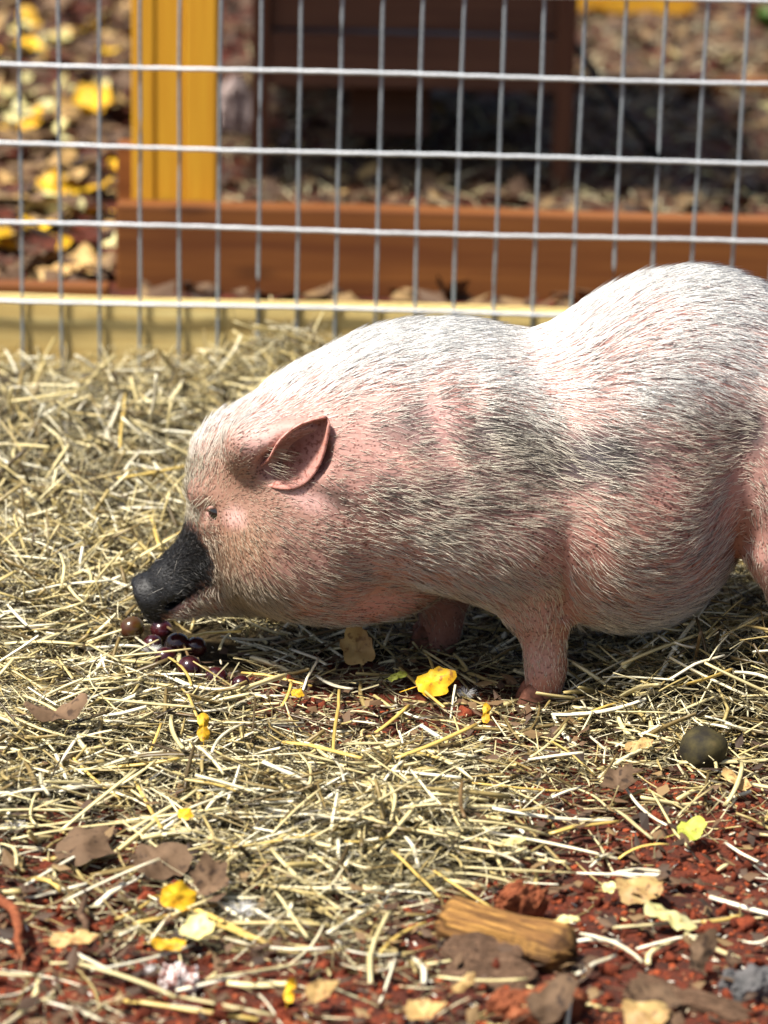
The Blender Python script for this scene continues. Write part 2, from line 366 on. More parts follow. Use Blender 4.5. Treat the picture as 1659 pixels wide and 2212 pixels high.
# raised hutch
hy = 2.55
def hz(py, px=830): return PY(px, py, hy)[2]
def hx(px, py=150): return PY(px, py, hy)[0]
hut = link('hutch', None, label='dark brown timber hutch on legs in the yard behind', cat='hutch', loc=(0, hy, 0))
HX0, HX1 = hx(545), hx(1243); HD = 1.05; zb = hz(196)
for (xa, wpx, yy) in ((hx(562), 0.032, 0.0), (hx(1222), 0.034, 0.0), (hx(585), 0.03, HD), (hx(1222), 0.03, HD)):
    box_obj('leg', (wpx, 0.035, 0.86), M['stain_darkz'], 0.003, (xa, yy + 0.02, 0.43), parent=hut)
z = zb
for i, hgt in enumerate((0.103, 0.11, 0.11, 0.11)):
    box_obj('plank', (HX1 - HX0 - 0.06, 0.02, hgt - 0.006), M['stain_dark'], 0.003, ((HX0 + HX1) / 2, 0.030 - 0.012 * (i == 0), z + hgt / 2), 0.0006, 8, parent=hut); z += hgt
for i in range(4):
    for xx in (HX0 + 0.02, HX1 - 0.02):
        box_obj('plank', (0.02, HD - 0.06, 0.104), M['stain_dark'], 0.003, (xx - 0.02 * (1 if xx > 0 else -1) * 0, HD / 2 + 0.02, zb + 0.055 + 0.11 * i), parent=hut)
box_obj('floor', (HX1 - HX0 - 0.06, HD - 0.05, 0.02), M['stain_dark'], 0.002, ((HX0 + HX1) / 2, HD / 2 + 0.04, zb + 0.02), parent=hut)
box_obj('shade_roof', (HX1 - HX0 + 0.45, HD + 0.40, 0.025), M['stain_dark'], 0.003, ((HX0 + HX1) / 2 - 0.245, HD / 2 - 0.12, 0.875), parent=hut)  # unseen roof, overhang stretched left and front to shade the ground below
for i in range(5):
    box_obj('plank', (hx(770) - HX0, 0.02, 0.07), M['stain_dark'], 0.003, ((hx(770) + HX0) / 2, HD - 0.02, 0.04 + 0.075 * i), parent=hut)
# hanging ramp board under the hutch
rx0, rx1 = hx(752, 250), hx(930, 250)
rb = box_obj('ramp', (rx1 - rx0, 0.02, 0.16), M['stain_dark'], 0.003, ((rx0 + rx1) / 2, 0.19, zb - 0.035), parent=hut); rb.rotation_euler = (R(-24), 0, 0)
# leaning iron bar
a = PY(1240, 95, hy + 0.1); b = PG(1445, 372)
V, F = tube([a, (a + b) / 2 + np.array([0, 0, -0.004]), b], [0.008, 0.008, 0.008], 8)
o_ = np.array([b[0], b[1], 0.0])
link('iron_bar', mesh('iron_bar', [np.array(q) - o_ for q in V], F), M['iron'], label='thin black iron bar leaning against the hutch', cat='bar', loc=o_)
# far board at the top right and a low red plank
g = PG(1390, 62); g2 = PG(1480, 215)
box_obj('far_board', (0.42, 0.035, 0.09), M['amber'], 0.003, (g[0] - 0.05, g[1] + 0.3, 0.045), label='far amber board lying beyond the hutch', cat='board')
box_obj('far_plank', (0.5, 0.06, 0.035), M['stain'], 0.003, (g2[0] - 0.05, g2[1] + 0.1, 0.017), label='red brown plank lying on leaf litter right of the hutch', cat='plank')

# ------------------------------------------------------------------ the pig: an implicit body meshed with surface nets
SC = 2234.0
class SDF:
    def __init__(s, lo, hi, h):
        s.lo = np.array(lo); s.h = h
        n = np.ceil((np.array(hi) - s.lo) / h).astype(int); s.n = n
        ax = [s.lo[i] + h * np.arange(n[i]) for i in range(3)]
        s.X, s.Y, s.Z = [q.astype(np.float32) for q in np.meshgrid(*ax, indexing='ij')]
        s.F = np.full(n, 1.0, np.float32)
    def smin(s, d, k):
        if k <= 0: s.F = np.minimum(s.F, d); return
        hh = np.maximum(k - np.abs(s.F - d), 0) / k; s.F = np.minimum(s.F, d) - hh * hh * k * 0.25
    def sub(s, d, k):
        a, b = s.F, -d; hh = np.maximum(k - np.abs(a - b), 0) / k; s.F = np.maximum(a, b) + hh * hh * k * 0.25
    def ell(s, px, py, a, b, ang, c, y=0.0):
        P = PY(px, py, y); a /= SC; b /= SC; ca, sa = math.cos(R(ang)), math.sin(R(ang))
        dx, dy, dz = s.X - P[0], s.Y - P[1], s.Z - P[2]
        u = dx * ca + dz * sa; v = -dx * sa + dz * ca
        k0 = np.sqrt((u / a) ** 2 + (v / b) ** 2 + (dy / c) ** 2); k1 = np.sqrt((u / a ** 2) ** 2 + (v / b ** 2) ** 2 + (dy / c ** 2) ** 2) + 1e-6
        return k0 * (k0 - 1) / k1
    def cone(s, p, r1, q, r2, ys=1.0):
        p = np.asarray(p); q = np.asarray(q); d = q - p; d2 = d * np.array([1, ys, 1]); L = d2 @ d2
        ax, ay, az = s.X - p[0], (s.Y - p[1]) * ys, s.Z - p[2]
        t = np.clip((ax * d2[0] + ay * d2[1] + az * d2[2]) / L, 0, 1)
        return np.sqrt((ax - t * d2[0]) ** 2 + (ay - t * d2[1]) ** 2 + (az - t * d2[2]) ** 2) - (r1 + t * (r2 - r1))
    def mesh(s):
        F = s.F; n = np.array(F.shape) - 1; S = F < 0
        cor = [(i, j, k) for i in (0, 1) for j in (0, 1) for k in (0, 1)]
        sl = lambda A, c: A[c[0]:c[0] + n[0], c[1]:c[1] + n[1], c[2]:c[2] + n[2]]
        cnt = sum(sl(S, c).astype(np.int8) for c in cor); act = (cnt > 0) & (cnt < 8)
        idx = np.argwhere(act); N = len(idx); acc = np.zeros((N, 3)); num = np.zeros(N)
        g = lambda c: F[idx[:, 0] + c[0], idx[:, 1] + c[1], idx[:, 2] + c[2]]
        for c in cor:
            for ax in range(3):
                if c[ax]: continue
                d = list(c); d[ax] = 1; fa, fb = g(c), g(d); m = (fa < 0) != (fb < 0)
                t = np.where(m, fa / np.where(m, fa - fb, 1), 0); p = np.tile(np.array(c, float), (N, 1)); p[:, ax] = t
                acc += p * m[:, None]; num += m
        V = s.lo + s.h * (idx + acc / num[:, None])
        vid = -np.ones(n, int); vid[act] = np.arange(N); Q = []
        for ax in range(3):
            A = np.take(S, range(0, F.shape[ax] - 1), ax); B = np.take(S, range(1, F.shape[ax]), ax)
            for flip in (0, 1):
                e = np.argwhere((A & ~B) if not flip else (~A & B)); u, w = [(1, 2), (2, 0), (0, 1)][ax]
                e = e[(e[:, u] > 0) & (e[:, w] > 0) & (e[:, u] < n[u]) & (e[:, w] < n[w])]
                q = []
                for du, dw in ((1, 1), (0, 1), (0, 0), (1, 0)):
                    t = e.copy(); t[:, u] -= du; t[:, w] -= dw; q.append(vid[t[:, 0], t[:, 1], t[:, 2]])
                q = np.stack(q, -1); Q.append(q if not flip else q[:, ::-1])
        return V, np.concatenate(Q)
S = SDF((-0.33, -0.24, -0.02), (0.62, 0.24, 0.50), 0.0043)
m_ = lambda px: px / SC
# trunk
S.smin(S.ell(985, 972, 300, 268, 0, 0.128), 0.0)
S.smin(S.ell(1352, 1042, 272, 308, -6, 0.165), 0.075)
S.smin(S.ell(1490, 845, 300, 250, 0, 0.135), 0.05)
S.smin(S.ell(1690, 930, 180, 225, 0, 0.12), 0.04)
# neck and head
S.smin(S.ell(800, 1000, 240, 240, 18, 0.108), 0.06)
S.smin(S.ell(640, 1082, 200, 236, 12, 0.090), 0.05)
S.smin(S.ell(518, 1060, 92, 150, 16, 0.062), 0.03)
for sy in (-1, 1):
    S.smin(S.ell(650, 1195, 130, 110, 0, 0.055, sy * 0.048), 0.05)
    S.smin(S.ell(1050, 1075, 160, 190, 10, 0.07, sy * 0.075), 0.06)
    S.smin(S.ell(1735, 1000, 125, 220, 8, 0.06, sy * 0.085), 0.04)
S.smin(S.ell(800, 1262, 150, 74, 6, 0.055), 0.03)
# snout and lower jaw
S.smin(S.cone(PY(500, 1190), m_(108), PY(376, 1260), m_(55), 1.12), 0.030)
S.smin(S.cone(PY(376, 1260), m_(54), PY(334, 1284), m_(42), 1.05), 0.012)
S.smin(S.cone(PY(560, 1250), m_(72), PY(408, 1304), m_(27), 0.9), 0.012)
# snout disc: a flat lens with a proud rim
dc = PY(318, 1291); dn = PY(318 - 88, 1291 + 38) - dc; dn /= np.linalg.norm(dn)
dx, dy, dz = S.X - dc[0], S.Y - dc[1], S.Z - dc[2]; al = dx * dn[0] + dy * dn[1] + dz * dn[2]
rad = np.sqrt(np.maximum(dx ** 2 + (dy * 0.95) ** 2 + dz ** 2 - al ** 2, 0))
S.smin(np.sqrt(np.maximum(np.abs(al) - 0.0035, 0) ** 2 + np.maximum(rad - m_(46), 0) ** 2) - 0.0036, 0.004)
for sy in (-1, 1):       # nostrils
    npos = dc + dn * 0.006 + np.array([0, sy * 0.0095, 0.001])
    S.sub(S.cone(npos, 0.0052, npos - dn * 0.012, 0.004, 1.0), 0.003)
S.smin(S.ell(388, 1274, 74, 50, 28, 0.030), 0.014)
# mouth line
S.sub(S.cone(PY(360, 1330, -0.05), m_(7), PY(470, 1262, -0.05), m_(3), 0.02) , 0.004)
# eye sockets
EYE = {}
for sy in (-1, 1):
    e = PY(470, 1098, -0.050); e = np.array([e[0], sy * 0.054, e[2]]); EYE[sy] = e
    S.smin(S.cone(e + np.array([-0.016, -sy * 0.014, 0.012]), 0.012, e + np.array([0.016, -sy * 0.007, 0.012]), 0.014, 1.0), 0.014)   # brow
    S.smin(S.cone(e + np.array([0.0, -sy * 0.008, -0.016]), 0.012, e + np.array([0.020, -sy * 0.006, -0.010]), 0.012, 1.0), 0.012)       # lower lid pad
    S.sub(S.cone(e + np.array([-0.007, sy * 0.004, -0.001]), 0.0065, e + np.array([0.007, sy * 0.004, -0.003]), 0.0065, 1.0), 0.006)
# ear roots and canals
for sy in (-1, 1):
    e = PY(552, 975, -0.085); zo = 0.03 * (sy > 0); yo = 0.012 * (sy > 0); p1 = np.array([e[0] - 0.008, sy * 0.074 - yo, e[2] + 0.004 - zo]); q = PY(640, 930, -0.09); p2 = np.array([q[0] - 0.002, sy * 0.090 - yo, q[2] - 0.002 - zo])
    S.smin(S.cone(p1, 0.021, p2, 0.010, 1.0), 0.034)
    q = PY(618, 998, -0.09); S.sub(S.cone((q[0] - 0.012, sy * 0.095, q[2] - 0.004 - zo), 0.015, (q[0] + 0.022, sy * 0.102, q[2] + 0.012 - zo), 0.019, 1.0), 0.008)
# legs
def legz(px, py, y, z=None):
    p = PY(px, py, y)
    if z is not None: p[2] = z
    return p
def foreleg(top, mids, y, k):
    pts = [legz(a, b, y) for a, b, r in [top] + mids]; rs = [m_(r) for a, b, r in [top] + mids]
    for i in range(len(pts) - 1): S.smin(S.cone(pts[i], rs[i], pts[i + 1], rs[i + 1], 1.0), k if i == 0 else 0.016)
YN, YF = -0.088, 0.055
foreleg((1120, 1165, 120), [(1160, 1300, 66), (1177, 1385, 37), (1180, 1440, 35), (1176, 1480, 38)], YN, 0.035)
foreleg((975, 1190, 90), [(955, 1320, 42), (950, 1370, 36), (938, 1412, 38)], YF, 0.03)
foreleg((1790, 1000, 165), [(1716, 1190, 92), (1726, 1310, 52), (1710, 1420, 42), (1698, 1480, 42)], -0.098, 0.02)
foreleg((1760, 1000, 150), [(1770, 1200, 80), (1800, 1310, 50), (1790, 1375, 40), (1780, 1395, 42)], 0.085, 0.03)
V, Q = S.mesh()
# relax
ed = np.concatenate([Q[:, [0, 1]], Q[:, [1, 2]], Q[:, [2, 3]], Q[:, [3, 0]]]); 
for it in range(4):
    A = np.zeros_like(V); c = np.zeros(len(V)); np.add.at(A, ed[:, 0], V[ed[:, 1]]); np.add.at(c, ed[:, 0], 1); np.add.at(A, ed[:, 1], V[ed[:, 0]]); np.add.at(c, ed[:, 1], 1)
    V = V + (0.5 if it % 2 == 0 else -0.52) * (A / c[:, None] - V)
# fine folds in the skin
pp = project(V)
e1 = V[Q[:, 1]] - V[Q[:, 0]]; e2 = V[Q[:, 3]] - V[Q[:, 0]]; fn = np.cross(e1, e2); VN = np.zeros_like(V)
for k in range(4): np.add.at(VN, Q[:, k], fn)
VN /= np.linalg.norm(VN, axis=1)[:, None] + 1e-12
bumpy = 0.0016 * fbm(V[:, 0] * 26 + V[:, 1] * 11, V[:, 2] * 20 + 7, 3)
bumpy += 0.0022 * gauss(pp[:, 0], pp[:, 1], 930, 930, 130, 120) * np.sin((pp[:, 0] - 0.35 * (pp[:, 1] - 930)) / 17.0)
bumpy -= 0.006 * np.exp(-((pp[:, 0] - (1214 + 0.04 * (pp[:, 1] - 1150))) / 14) ** 2) * (pp[:, 1] > 1130) * (pp[:, 1] < 1340) * np.clip((pp[:, 1] - 1130) / 60, 0, 1)
V = V + VN * bumpy[:, None]
pp = project(V)

# markings: skin colour per vertex
def blob(px, py, sx, sy, ang=0):
    ca, sa = math.cos(R(ang)), math.sin(R(ang)); dx, dy = pp[:, 0] - px, pp[:, 1] - py
    u = dx * ca + dy * sa; v = -dx * sa + dy * ca
    n = 1 + 0.5 * fbm(V[:, 0] * 30 + 9, V[:, 2] * 30, 3)
    return np.clip(1.35 - 1.0 * np.sqrt((u / sx) ** 2 + (v / sy) ** 2) * n, 0, 1)
col = np.tile(np.array([0.42, 0.235, 0.20]), (len(V), 1))
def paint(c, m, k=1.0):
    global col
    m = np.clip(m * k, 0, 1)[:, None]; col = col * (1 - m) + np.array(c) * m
darkm = np.zeros(len(V))
for b in ((1240, 1000, 170, 75, 8), (1330, 985, 110, 60, 0), (930, 910, 90, 70, 20), (880, 1080, 120, 55, -10), (1620, 930, 60, 70, 0), (1010, 1090, 130, 60, 5), (1060, 930, 70, 60, 0), (720, 1075, 60, 24, 20)):
    bb = blob(*b); ks = 0.55 if 800 < b[0] < 1040 and b[1] > 1000 else 0.9; darkm = np.maximum(darkm, bb * ks); paint((0.045, 0.036, 0.038), bb, ks)
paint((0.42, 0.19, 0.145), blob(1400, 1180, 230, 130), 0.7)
paint((0.66, 0.34, 0.30), blob(960, 900, 60, 60), 0.5)
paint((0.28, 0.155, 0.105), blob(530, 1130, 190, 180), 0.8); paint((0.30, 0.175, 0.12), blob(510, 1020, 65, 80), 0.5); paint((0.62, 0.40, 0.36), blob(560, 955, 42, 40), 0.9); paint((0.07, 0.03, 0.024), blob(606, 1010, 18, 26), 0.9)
paint((0.26, 0.14, 0.095), blob(470, 1060, 70, 40), 0.5)
paint((0.34, 0.20, 0.12), blob(520, 1190, 90, 60, -20), 0.6)
paint((0.13, 0.06, 0.045), blob(625, 1195, 40, 30), 0.55)
paint((0.66, 0.40, 0.35), blob(505, 1120, 26, 20), 0.9)
paint((0.72, 0.44, 0.40), blob(665, 1080, 60, 26, 25), 0.7)  # pale skin below the ear, brightened as a painted sun fleck
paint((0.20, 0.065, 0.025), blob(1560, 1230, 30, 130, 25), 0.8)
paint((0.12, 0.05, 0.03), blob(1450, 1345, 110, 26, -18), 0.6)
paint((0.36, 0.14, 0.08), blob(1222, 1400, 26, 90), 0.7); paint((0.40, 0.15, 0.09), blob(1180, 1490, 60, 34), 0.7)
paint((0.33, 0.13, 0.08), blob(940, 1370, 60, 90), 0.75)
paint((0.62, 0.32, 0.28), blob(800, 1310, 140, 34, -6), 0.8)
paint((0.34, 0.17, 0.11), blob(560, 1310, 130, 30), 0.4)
# black muzzle, with an irregular edge
en = 10 * fbm(V[:, 0] * 90, V[:, 2] * 90, 3)
edge = np.interp(pp[:, 1], [1120, 1150, 1180, 1215, 1250, 1290, 1330, 1400], [405, 428, 446, 462, 452, 412, 362, 330]) + en
mz = np.clip((edge - pp[:, 0]) / 9, 0, 1) * np.clip((pp[:, 1] - 1132 - en * 0.6) / 14, 0, 1) * (pp[:, 0] < 520)
mz = mz * (1 - np.clip((pp[:, 1] - 1440) / 10, 0, 1))
paint((0.006, 0.006, 0.007), mz)
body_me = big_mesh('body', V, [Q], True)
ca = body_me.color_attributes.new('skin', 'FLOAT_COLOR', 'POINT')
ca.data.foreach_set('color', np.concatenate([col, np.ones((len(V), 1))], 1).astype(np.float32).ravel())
t = NT('pig_skin')
at = t.n('ShaderNodeVertexColor', layer_name='skin').outputs[0]
vo = t.n('ShaderNodeTexVoronoi', {'Vector': t.scaled(1, 1, 1), 'Scale': 260.0, 'Randomness': 0.9}).outputs['Distance']
n1 = t.noise(24, 4); n2 = t.noise(150, 3)
dot = t.math('MULTIPLY', t.mapr(vo, 0.22, 0.36, 1.0, 0.0), t.mapr(n1, 0.38, 0.6, 0.25, 0.95))
c = t.mix(dot, at, t.mix(1.0, at, (0.30, 0.20, 0.17), 'MULTIPLY'))
c = t.mix(t.mapr(n2, 0.5, 0.75, 0.0, 0.35), c, t.mix(1.0, c, (0.62, 0.40, 0.33), 'MULTIPLY'))
c = t.mix(t.mapr(n1, 0.5, 0.75, 0.0, 0.30), c, t.mix(1.0, c, (0.75, 0.50, 0.42), 'MULTIPLY'))
t.set(t.b.inputs['Subsurface Weight'], 0.08); t.set(t.b.inputs['Subsurface Radius'], (0.012, 0.004, 0.003)); t.set(t.b.inputs['Subsurface Scale'], 0.3)
t.bump(t.math('SUBTRACT', n2, t.math('MULTIPLY', dot, 0.6)), 0.45, 0.0015)
M['skin'] = t.out(c, 0.55, 0.35)
pig = link('pig', None, label='pink pot-bellied pig with white bristles and a black snout eating grapes', cat='pig', loc=(0.1, 0, 0))
PO = np.array([0.1, 0, 0])
def part(name, me, mat, **kw):
    o = link(name, me, mat, parent=pig, **kw); o.location = -PO; return o
part('body', body_me, M['skin'])

# ------------------------------------------------------------------ ears, eyes, hooves, teats, tail
t = NT('ear_skin'); at = t.n('ShaderNodeVertexColor', layer_name='skin').outputs[0]; n1 = t.noise(55, 4); n2 = t.noise(230, 3)
c = t.mix(t.mapr(n2, 0.50, 0.64, 0.0, 0.75), at, t.mix(1.0, at, (0.38, 0.18, 0.12), 'MULTIPLY'))
c = t.mix(t.mapr(n1, 0.45, 0.7, 0.0, 0.5), c, t.mix(1.0, c, (0.8, 0.5, 0.36), 'MULTIPLY'))
t.set(t.b.inputs['Subsurface Weight'], 0.15); t.set(t.b.inputs['Subsurface Radius'], (0.012, 0.004, 0.003)); t.set(t.b.inputs['Subsurface Scale'], 0.3)
t.bump(n2, 0.4, 0.001); M['ear'] = t.out(c, 0.5, 0.35)
def spl(pts, s):
    pts = np.array(pts, float); k = np.linspace(0, 1, len(pts)); return np.stack([np.interp(s, k, pts[:, i]) for i in range(pts.shape[1])], -1)
def smooth_spl(pts, s):
    h = 0.09; return (spl(pts, np.clip(s - h, 0, 1)) + 2 * spl(pts, s) + spl(pts, np.clip(s + h, 0, 1))) / 4
NS, NTT = 15, 13
EU = [(556, 1016, -.080), (586, 1000, -.100), (597, 962, -.110), (638, 924, -.112), (676, 911, -.110), (707, 905, -.104)]
EL = [(552, 1040, -.080), (598, 1056, -.098), (642, 1058, -.106), (680, 1028, -.108), (701, 974, -.107), (709, 907, -.104)]
def ear_verts():
    V = []; Cc = []
    for i in range(NS):
        s = i / (NS - 1); U = smooth_spl(EU, s); L = smooth_spl(EL, s)
        for j in range(NTT):
            tt = j / (NTT - 1); a = U * (1 - tt) + L * tt
            g1 = min(tt / 0.22, 1.0); dip = (g1 * (2 - g1) if tt < 0.22 else (1 - ((tt - 0.22) / 0.78) ** 1.3)) * (0.034 * (1 - s) ** 0.5 + 0.003)
            p = PY(a[0], a[1], a[2]); p[1] += dip
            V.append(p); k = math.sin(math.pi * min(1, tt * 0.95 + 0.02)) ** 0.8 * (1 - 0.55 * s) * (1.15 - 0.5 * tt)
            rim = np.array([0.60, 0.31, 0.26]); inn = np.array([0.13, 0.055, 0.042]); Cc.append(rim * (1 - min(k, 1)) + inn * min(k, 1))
    F = [(i * NTT + j, i * NTT + j + 1, (i + 1) * NTT + j + 1, (i + 1) * NTT + j) for i in range(NS - 1) for j in range(NTT - 1)]
    return np.array(V), F, np.array(Cc)
EV, EF, EC = ear_verts()
for sy in (-1, 1):
    Vv = EV.copy(); Vv[:, 1] *= -sy * 1.0
    if sy > 0: Vv[:, 2] -= 0.03; Vv[:, 1] -= 0.012
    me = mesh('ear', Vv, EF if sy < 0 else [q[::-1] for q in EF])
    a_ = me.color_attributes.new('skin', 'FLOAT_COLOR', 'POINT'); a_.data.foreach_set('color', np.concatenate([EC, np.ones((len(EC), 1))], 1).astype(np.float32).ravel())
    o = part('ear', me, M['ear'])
    md = o.modifiers.new('thickness', 'SOLIDIFY'); md.thickness = 0.0035; md.offset = -1 if sy < 0 else -1
    md = o.modifiers.new('smooth', 'SUBSURF'); md.levels = 1; md.render_levels = 1
t = NT('eye'); t.set(t.b.inputs['Coat Weight'], 1.0); M['eye'] = t.out((0.012, 0.008, 0.006), 0.08, 0.6)
t = NT('eyelid'); n = t.noise(300, 3); M['lid'] = t.out(t.ramp(n, [(0.35, (0.20, 0.09, 0.065)), (0.65, (0.50, 0.27, 0.22))]), 0.5, 0.4)
def uv(cen, r, nu=14, nv=9, sq=(1, 1, 1)):
    V = [np.array(cen) + np.array([0, 0, r * sq[2]])]; F = []
    for i in range(1, nv):
        th = math.pi * i / nv
        for j in range(nu):
            ph = 2 * math.pi * j / nu; V.append(np.array(cen) + r * np.array([math.sin(th) * math.cos(ph) * sq[0], math.sin(th) * math.sin(ph) * sq[1], math.cos(th) * sq[2]]))
    V.append(np.array(cen) - np.array([0, 0, r * sq[2]]))
    for j in range(nu): F.append((0, 1 + j, 1 + (j + 1) % nu))
    for i in range(nv - 2):
        for j in range(nu): F.append((1 + i * nu + j, 1 + (i + 1) * nu + j, 1 + (i + 1) * nu + (j + 1) % nu, 1 + i * nu + (j + 1) % nu))
    b = 1 + (nv - 2) * nu
    for j in range(nu): F.append((b + j, len(V) - 1, b + (j + 1) % nu))
    return V, F
for sy in (-1, 1):
    e = EYE[sy] + np.array([0.001, -sy * 0.0035, -0.002])
    e = e + np.array([0, sy * 0.0045, 0]); V_, F_ = uv(e, 0.0100); eo = part('eye', mesh('eye', V_, F_), M['eye'])
    for up in (1, -1):
        pts = [e + np.array([0.0105 * math.cos(a), sy * (0.0065 - 0.004 * abs(math.cos(a)) ** 2), up * 0.0064 * math.sin(a) - 0.0012 * math.cos(a)]) for a in np.linspace(0, math.pi, 9)]
        V_, F_ = tube(pts, [0.0008, 0.0014, 0.0018, 0.0020, 0.0020, 0.0020, 0.0018, 0.0014, 0.0008], 8)
        lo = link('eyelid', mesh('eyelid', V_, F_), M['lid'], parent=eo)
t = NT('hoof_horn'); n = t.noise(160, 4); M['hoof'] = t.out(t.ramp(n, [(0.35, (0.07, 0.028, 0.017)), (0.6, (0.20, 0.075, 0.045)), (0.75, (0.30, 0.13, 0.085))]), 0.7, 0.3)
def claw(L, W, H):
    V, F = [], []
    for zf, sc_, sh in ((0, 1.0, 0), (0.35, 0.97, 0.02), (0.75, 0.84, 0.10), (1.0, 0.62, 0.16)):
        for k in range(10):
            a = 2 * math.pi * k / 10; x = math.cos(a); y = math.sin(a)
            x = x * (1.0 if x < 0 else 0.8); V.append((L / 2 * x * sc_ + L * sh, W / 2 * y * sc_, H * zf))
    for i in range(3):
        for k in range(10): F.append((i * 10 + k, i * 10 + (k + 1) % 10, (i + 1) * 10 + (k + 1) % 10, (i + 1) * 10 + k))
    F.append(tuple(range(9, -1, -1))); F.append(tuple(range(30, 40)))
    return mesh('hoof', V, F)
cm = claw(0.034, 0.018, 0.028); cm.materials.append(M['hoof']); dm = claw(0.012, 0.009, 0.017); dm.materials.append(M['hoof'])
for (fx, fy, yy) in ((1176, 1480, YN), (938, 1412, YF), (1698, 1480, -0.098), (1780, 1395, 0.085)):
    p = PY(fx, fy, yy)
    for s_ in (-1, 1):
        o = part('hoof', cm, None); o.location = -PO + np.array([p[0] - 0.010, yy + s_ * 0.0098, soil_z(p[0], yy) - 0.001]); o.rotation_euler = (0, 0, R(s_ * -7))
        o = part('dewclaw', dm, None); o.location = -PO + np.array([p[0] + 0.0165, yy + s_ * 0.010, soil_z(p[0], yy) + 0.017]); o.rotation_euler = (0, R(-150), R(s_ * 10))
t = NT('teat_skin'); M['teat'] = t.out((0.55, 0.24, 0.21), 0.5, 0.4)
for (fx, fy, yy) in ((1228, 1346, -0.055), (1300, 1357, -0.06), (1360, 1360, -0.06), (1460, 1340, -0.06), (1520, 1284, -0.06), (1290, 1350, 0.03), (1440, 1340, 0.03)):
    p = PY(fx, fy, yy); V_, F_ = tube([p + np.array([0, 0.006, 0.014]), p + np.array([0, 0.001, 0.003]), p], [0.005, 0.004, 0.0028], 8)
    part('teat', mesh('teat', V_, F_), M['teat'])
tp = PY(1868, 760); V_, F_ = tube([tp + np.array([-0.02, 0, 0.0]), tp + np.array([0.015, 0, -0.005]), tp + np.array([0.03, 0.01, -0.04]), tp + np.array([0.03, 0.02, -0.09])], [0.014, 0.010, 0.007, 0.004], 8)
part('tail', mesh('tail', V_, F_), M['lid'])

# ------------------------------------------------------------------ bristles
FLOW = np.array([  # px, py, dx, dy, length mm, density
    (330, 1270, .8, -.5, 5, .5), (380, 1210, .75, -.55, 11, 2.2), (430, 1180, .7, -.4, 13, 2.4), (430, 1240, .9, .2, 11, 2.2), (405, 1130, .2, -.95, 13, 2.2), (425, 1040, .25, -.95, 15, 1.8),
    (450, 960, .5, -.85, 16, 1.2), (520, 890, .7, -.7, 24, 1.25), (600, 830, .85, -.5, 28, 1.3), (700, 800, .95, -.35, 32, 1.3), (850, 730, .98, -.2, 34, 1.4), (950, 700, 1, 0, 36, 1.5),
    (1100, 700, 1, .02, 36, 1.5), (1200, 690, .98, -.15, 36, 1.5), (1300, 640, .93, -.35, 34, 1.4), (1400, 590, .95, -.2, 34, 1.4), (1500, 580, .98, .12, 34, 1.3), (1620, 640, .85, .5, 32, 1.2),
    (1300, 740, .98, -.1, 36, 1.3), (1450, 720, .95, .05, 36, 1.15), (1550, 760, .85, .45, 34, 1.1), (1620, 850, .8, .5, 30, 1.0), (900, 790, .97, -.2, 36, 1.3), (1050, 780, 1, .0, 36, 1.4),
    (1200, 800, .98, .14, 38, 1.3), (1100, 870, .96, .25, 36, 1.1), (1350, 880, .95, .3, 36, 1.1), (1500, 900, .88, .45, 32, .9), (780, 870, .98, -.2, 28, 1.0), (900, 870, 1, .0, 30, .9),
    (960, 930, .9, .35, 26, .55), (860, 960, 1, .08, 26, .7), (780, 1000, 1, .05, 18, .55), (1000, 1020, 1, .12, 32, .95), (1150, 980, .97, .22, 34, 1.0), (1300, 1000, .96, .25, 34, 1.0),
    (1450, 1020, .95, .2, 26, .6), (1540, 960, .95, .2, 26, .8), (1560, 1060, .85, -.35, 22, .5), (1400, 1120, .98, .12, 26, .55), (1250, 1120, .9, .4, 30, .8), (1100, 1120, .97, .22, 32, 1.0),
    (950, 1130, 1, .05, 30, .95), (820, 1130, 1, .1, 26, .85), (720, 1080, .93, .3, 12, .35), (670, 1080, .85, .45, 9, .3), (560, 1070, .7, .1, 8, 1.2), (500, 1010, .5, -.5, 8, 1.5), (470, 1070, .3, -.6, 6, .5),
    (560, 1000, .6, -.3, 4, .10), (610, 930, .8, -.4, 8, .4), (500, 1120, .5, .7, 8, .6), (540, 1160, .85, .4, 13, 1.4), (600, 1180, .92, .3, 15, 1.2), (680, 1180, .97, .2, 18, 1.0), (480, 1200, .8, .5, 11, 1.5),
    (440, 1290, .7, .7, 14, 1.4), (490, 1270, .55, .83, 24, 1.8), (560, 1270, .8, .55, 26, 1.5), (660, 1260, .95, .25, 26, .9), (780, 1230, .98, .05, 28, .9), (900, 1220, .97, -.05, 28, .9),
    (800, 1310, .9, .3, 14, .22), (640, 1315, .85, .4, 18, .5), (1020, 1220, .95, .25, 28, 1.0), (1110, 1230, .85, .5, 24, 1.1), (1190, 1230, .75, .6, 20, 1.0), (1170, 1310, .3, .95, 14, .9), (1175, 1400, .02, 1, 9, .7), (1178, 1470, 0, 1, 8, .5),
    (945, 1380, 0, 1, 7, .4), (1240, 1230, .6, .75, 24, .8), (1290, 1280, .93, .3, 28, .75), (1400, 1240, 1, .0, 28, .7), (1400, 1320, .98, -.1, 26, .7), (1500, 1220, .85, -.5, 24, .6), (1570, 1130, .5, -.86, 20, .5),
    (1640, 1020, .5, .5, 16, .6), (1640, 1130, .2, .95, 14, .6), (1650, 1250, 0, 1, 10, .6)], float)
tri = np.concatenate([Q[:, [0, 1, 2]], Q[:, [0, 2, 3]]])
a_, b_, c_ = V[tri[:, 0]], V[tri[:, 1]], V[tri[:, 2]]
tn = np.cross(b_ - a_, c_ - a_); ar = np.linalg.norm(tn, axis=1) / 2; cen = (a_ + b_ + c_) / 3; pc = project(cen)
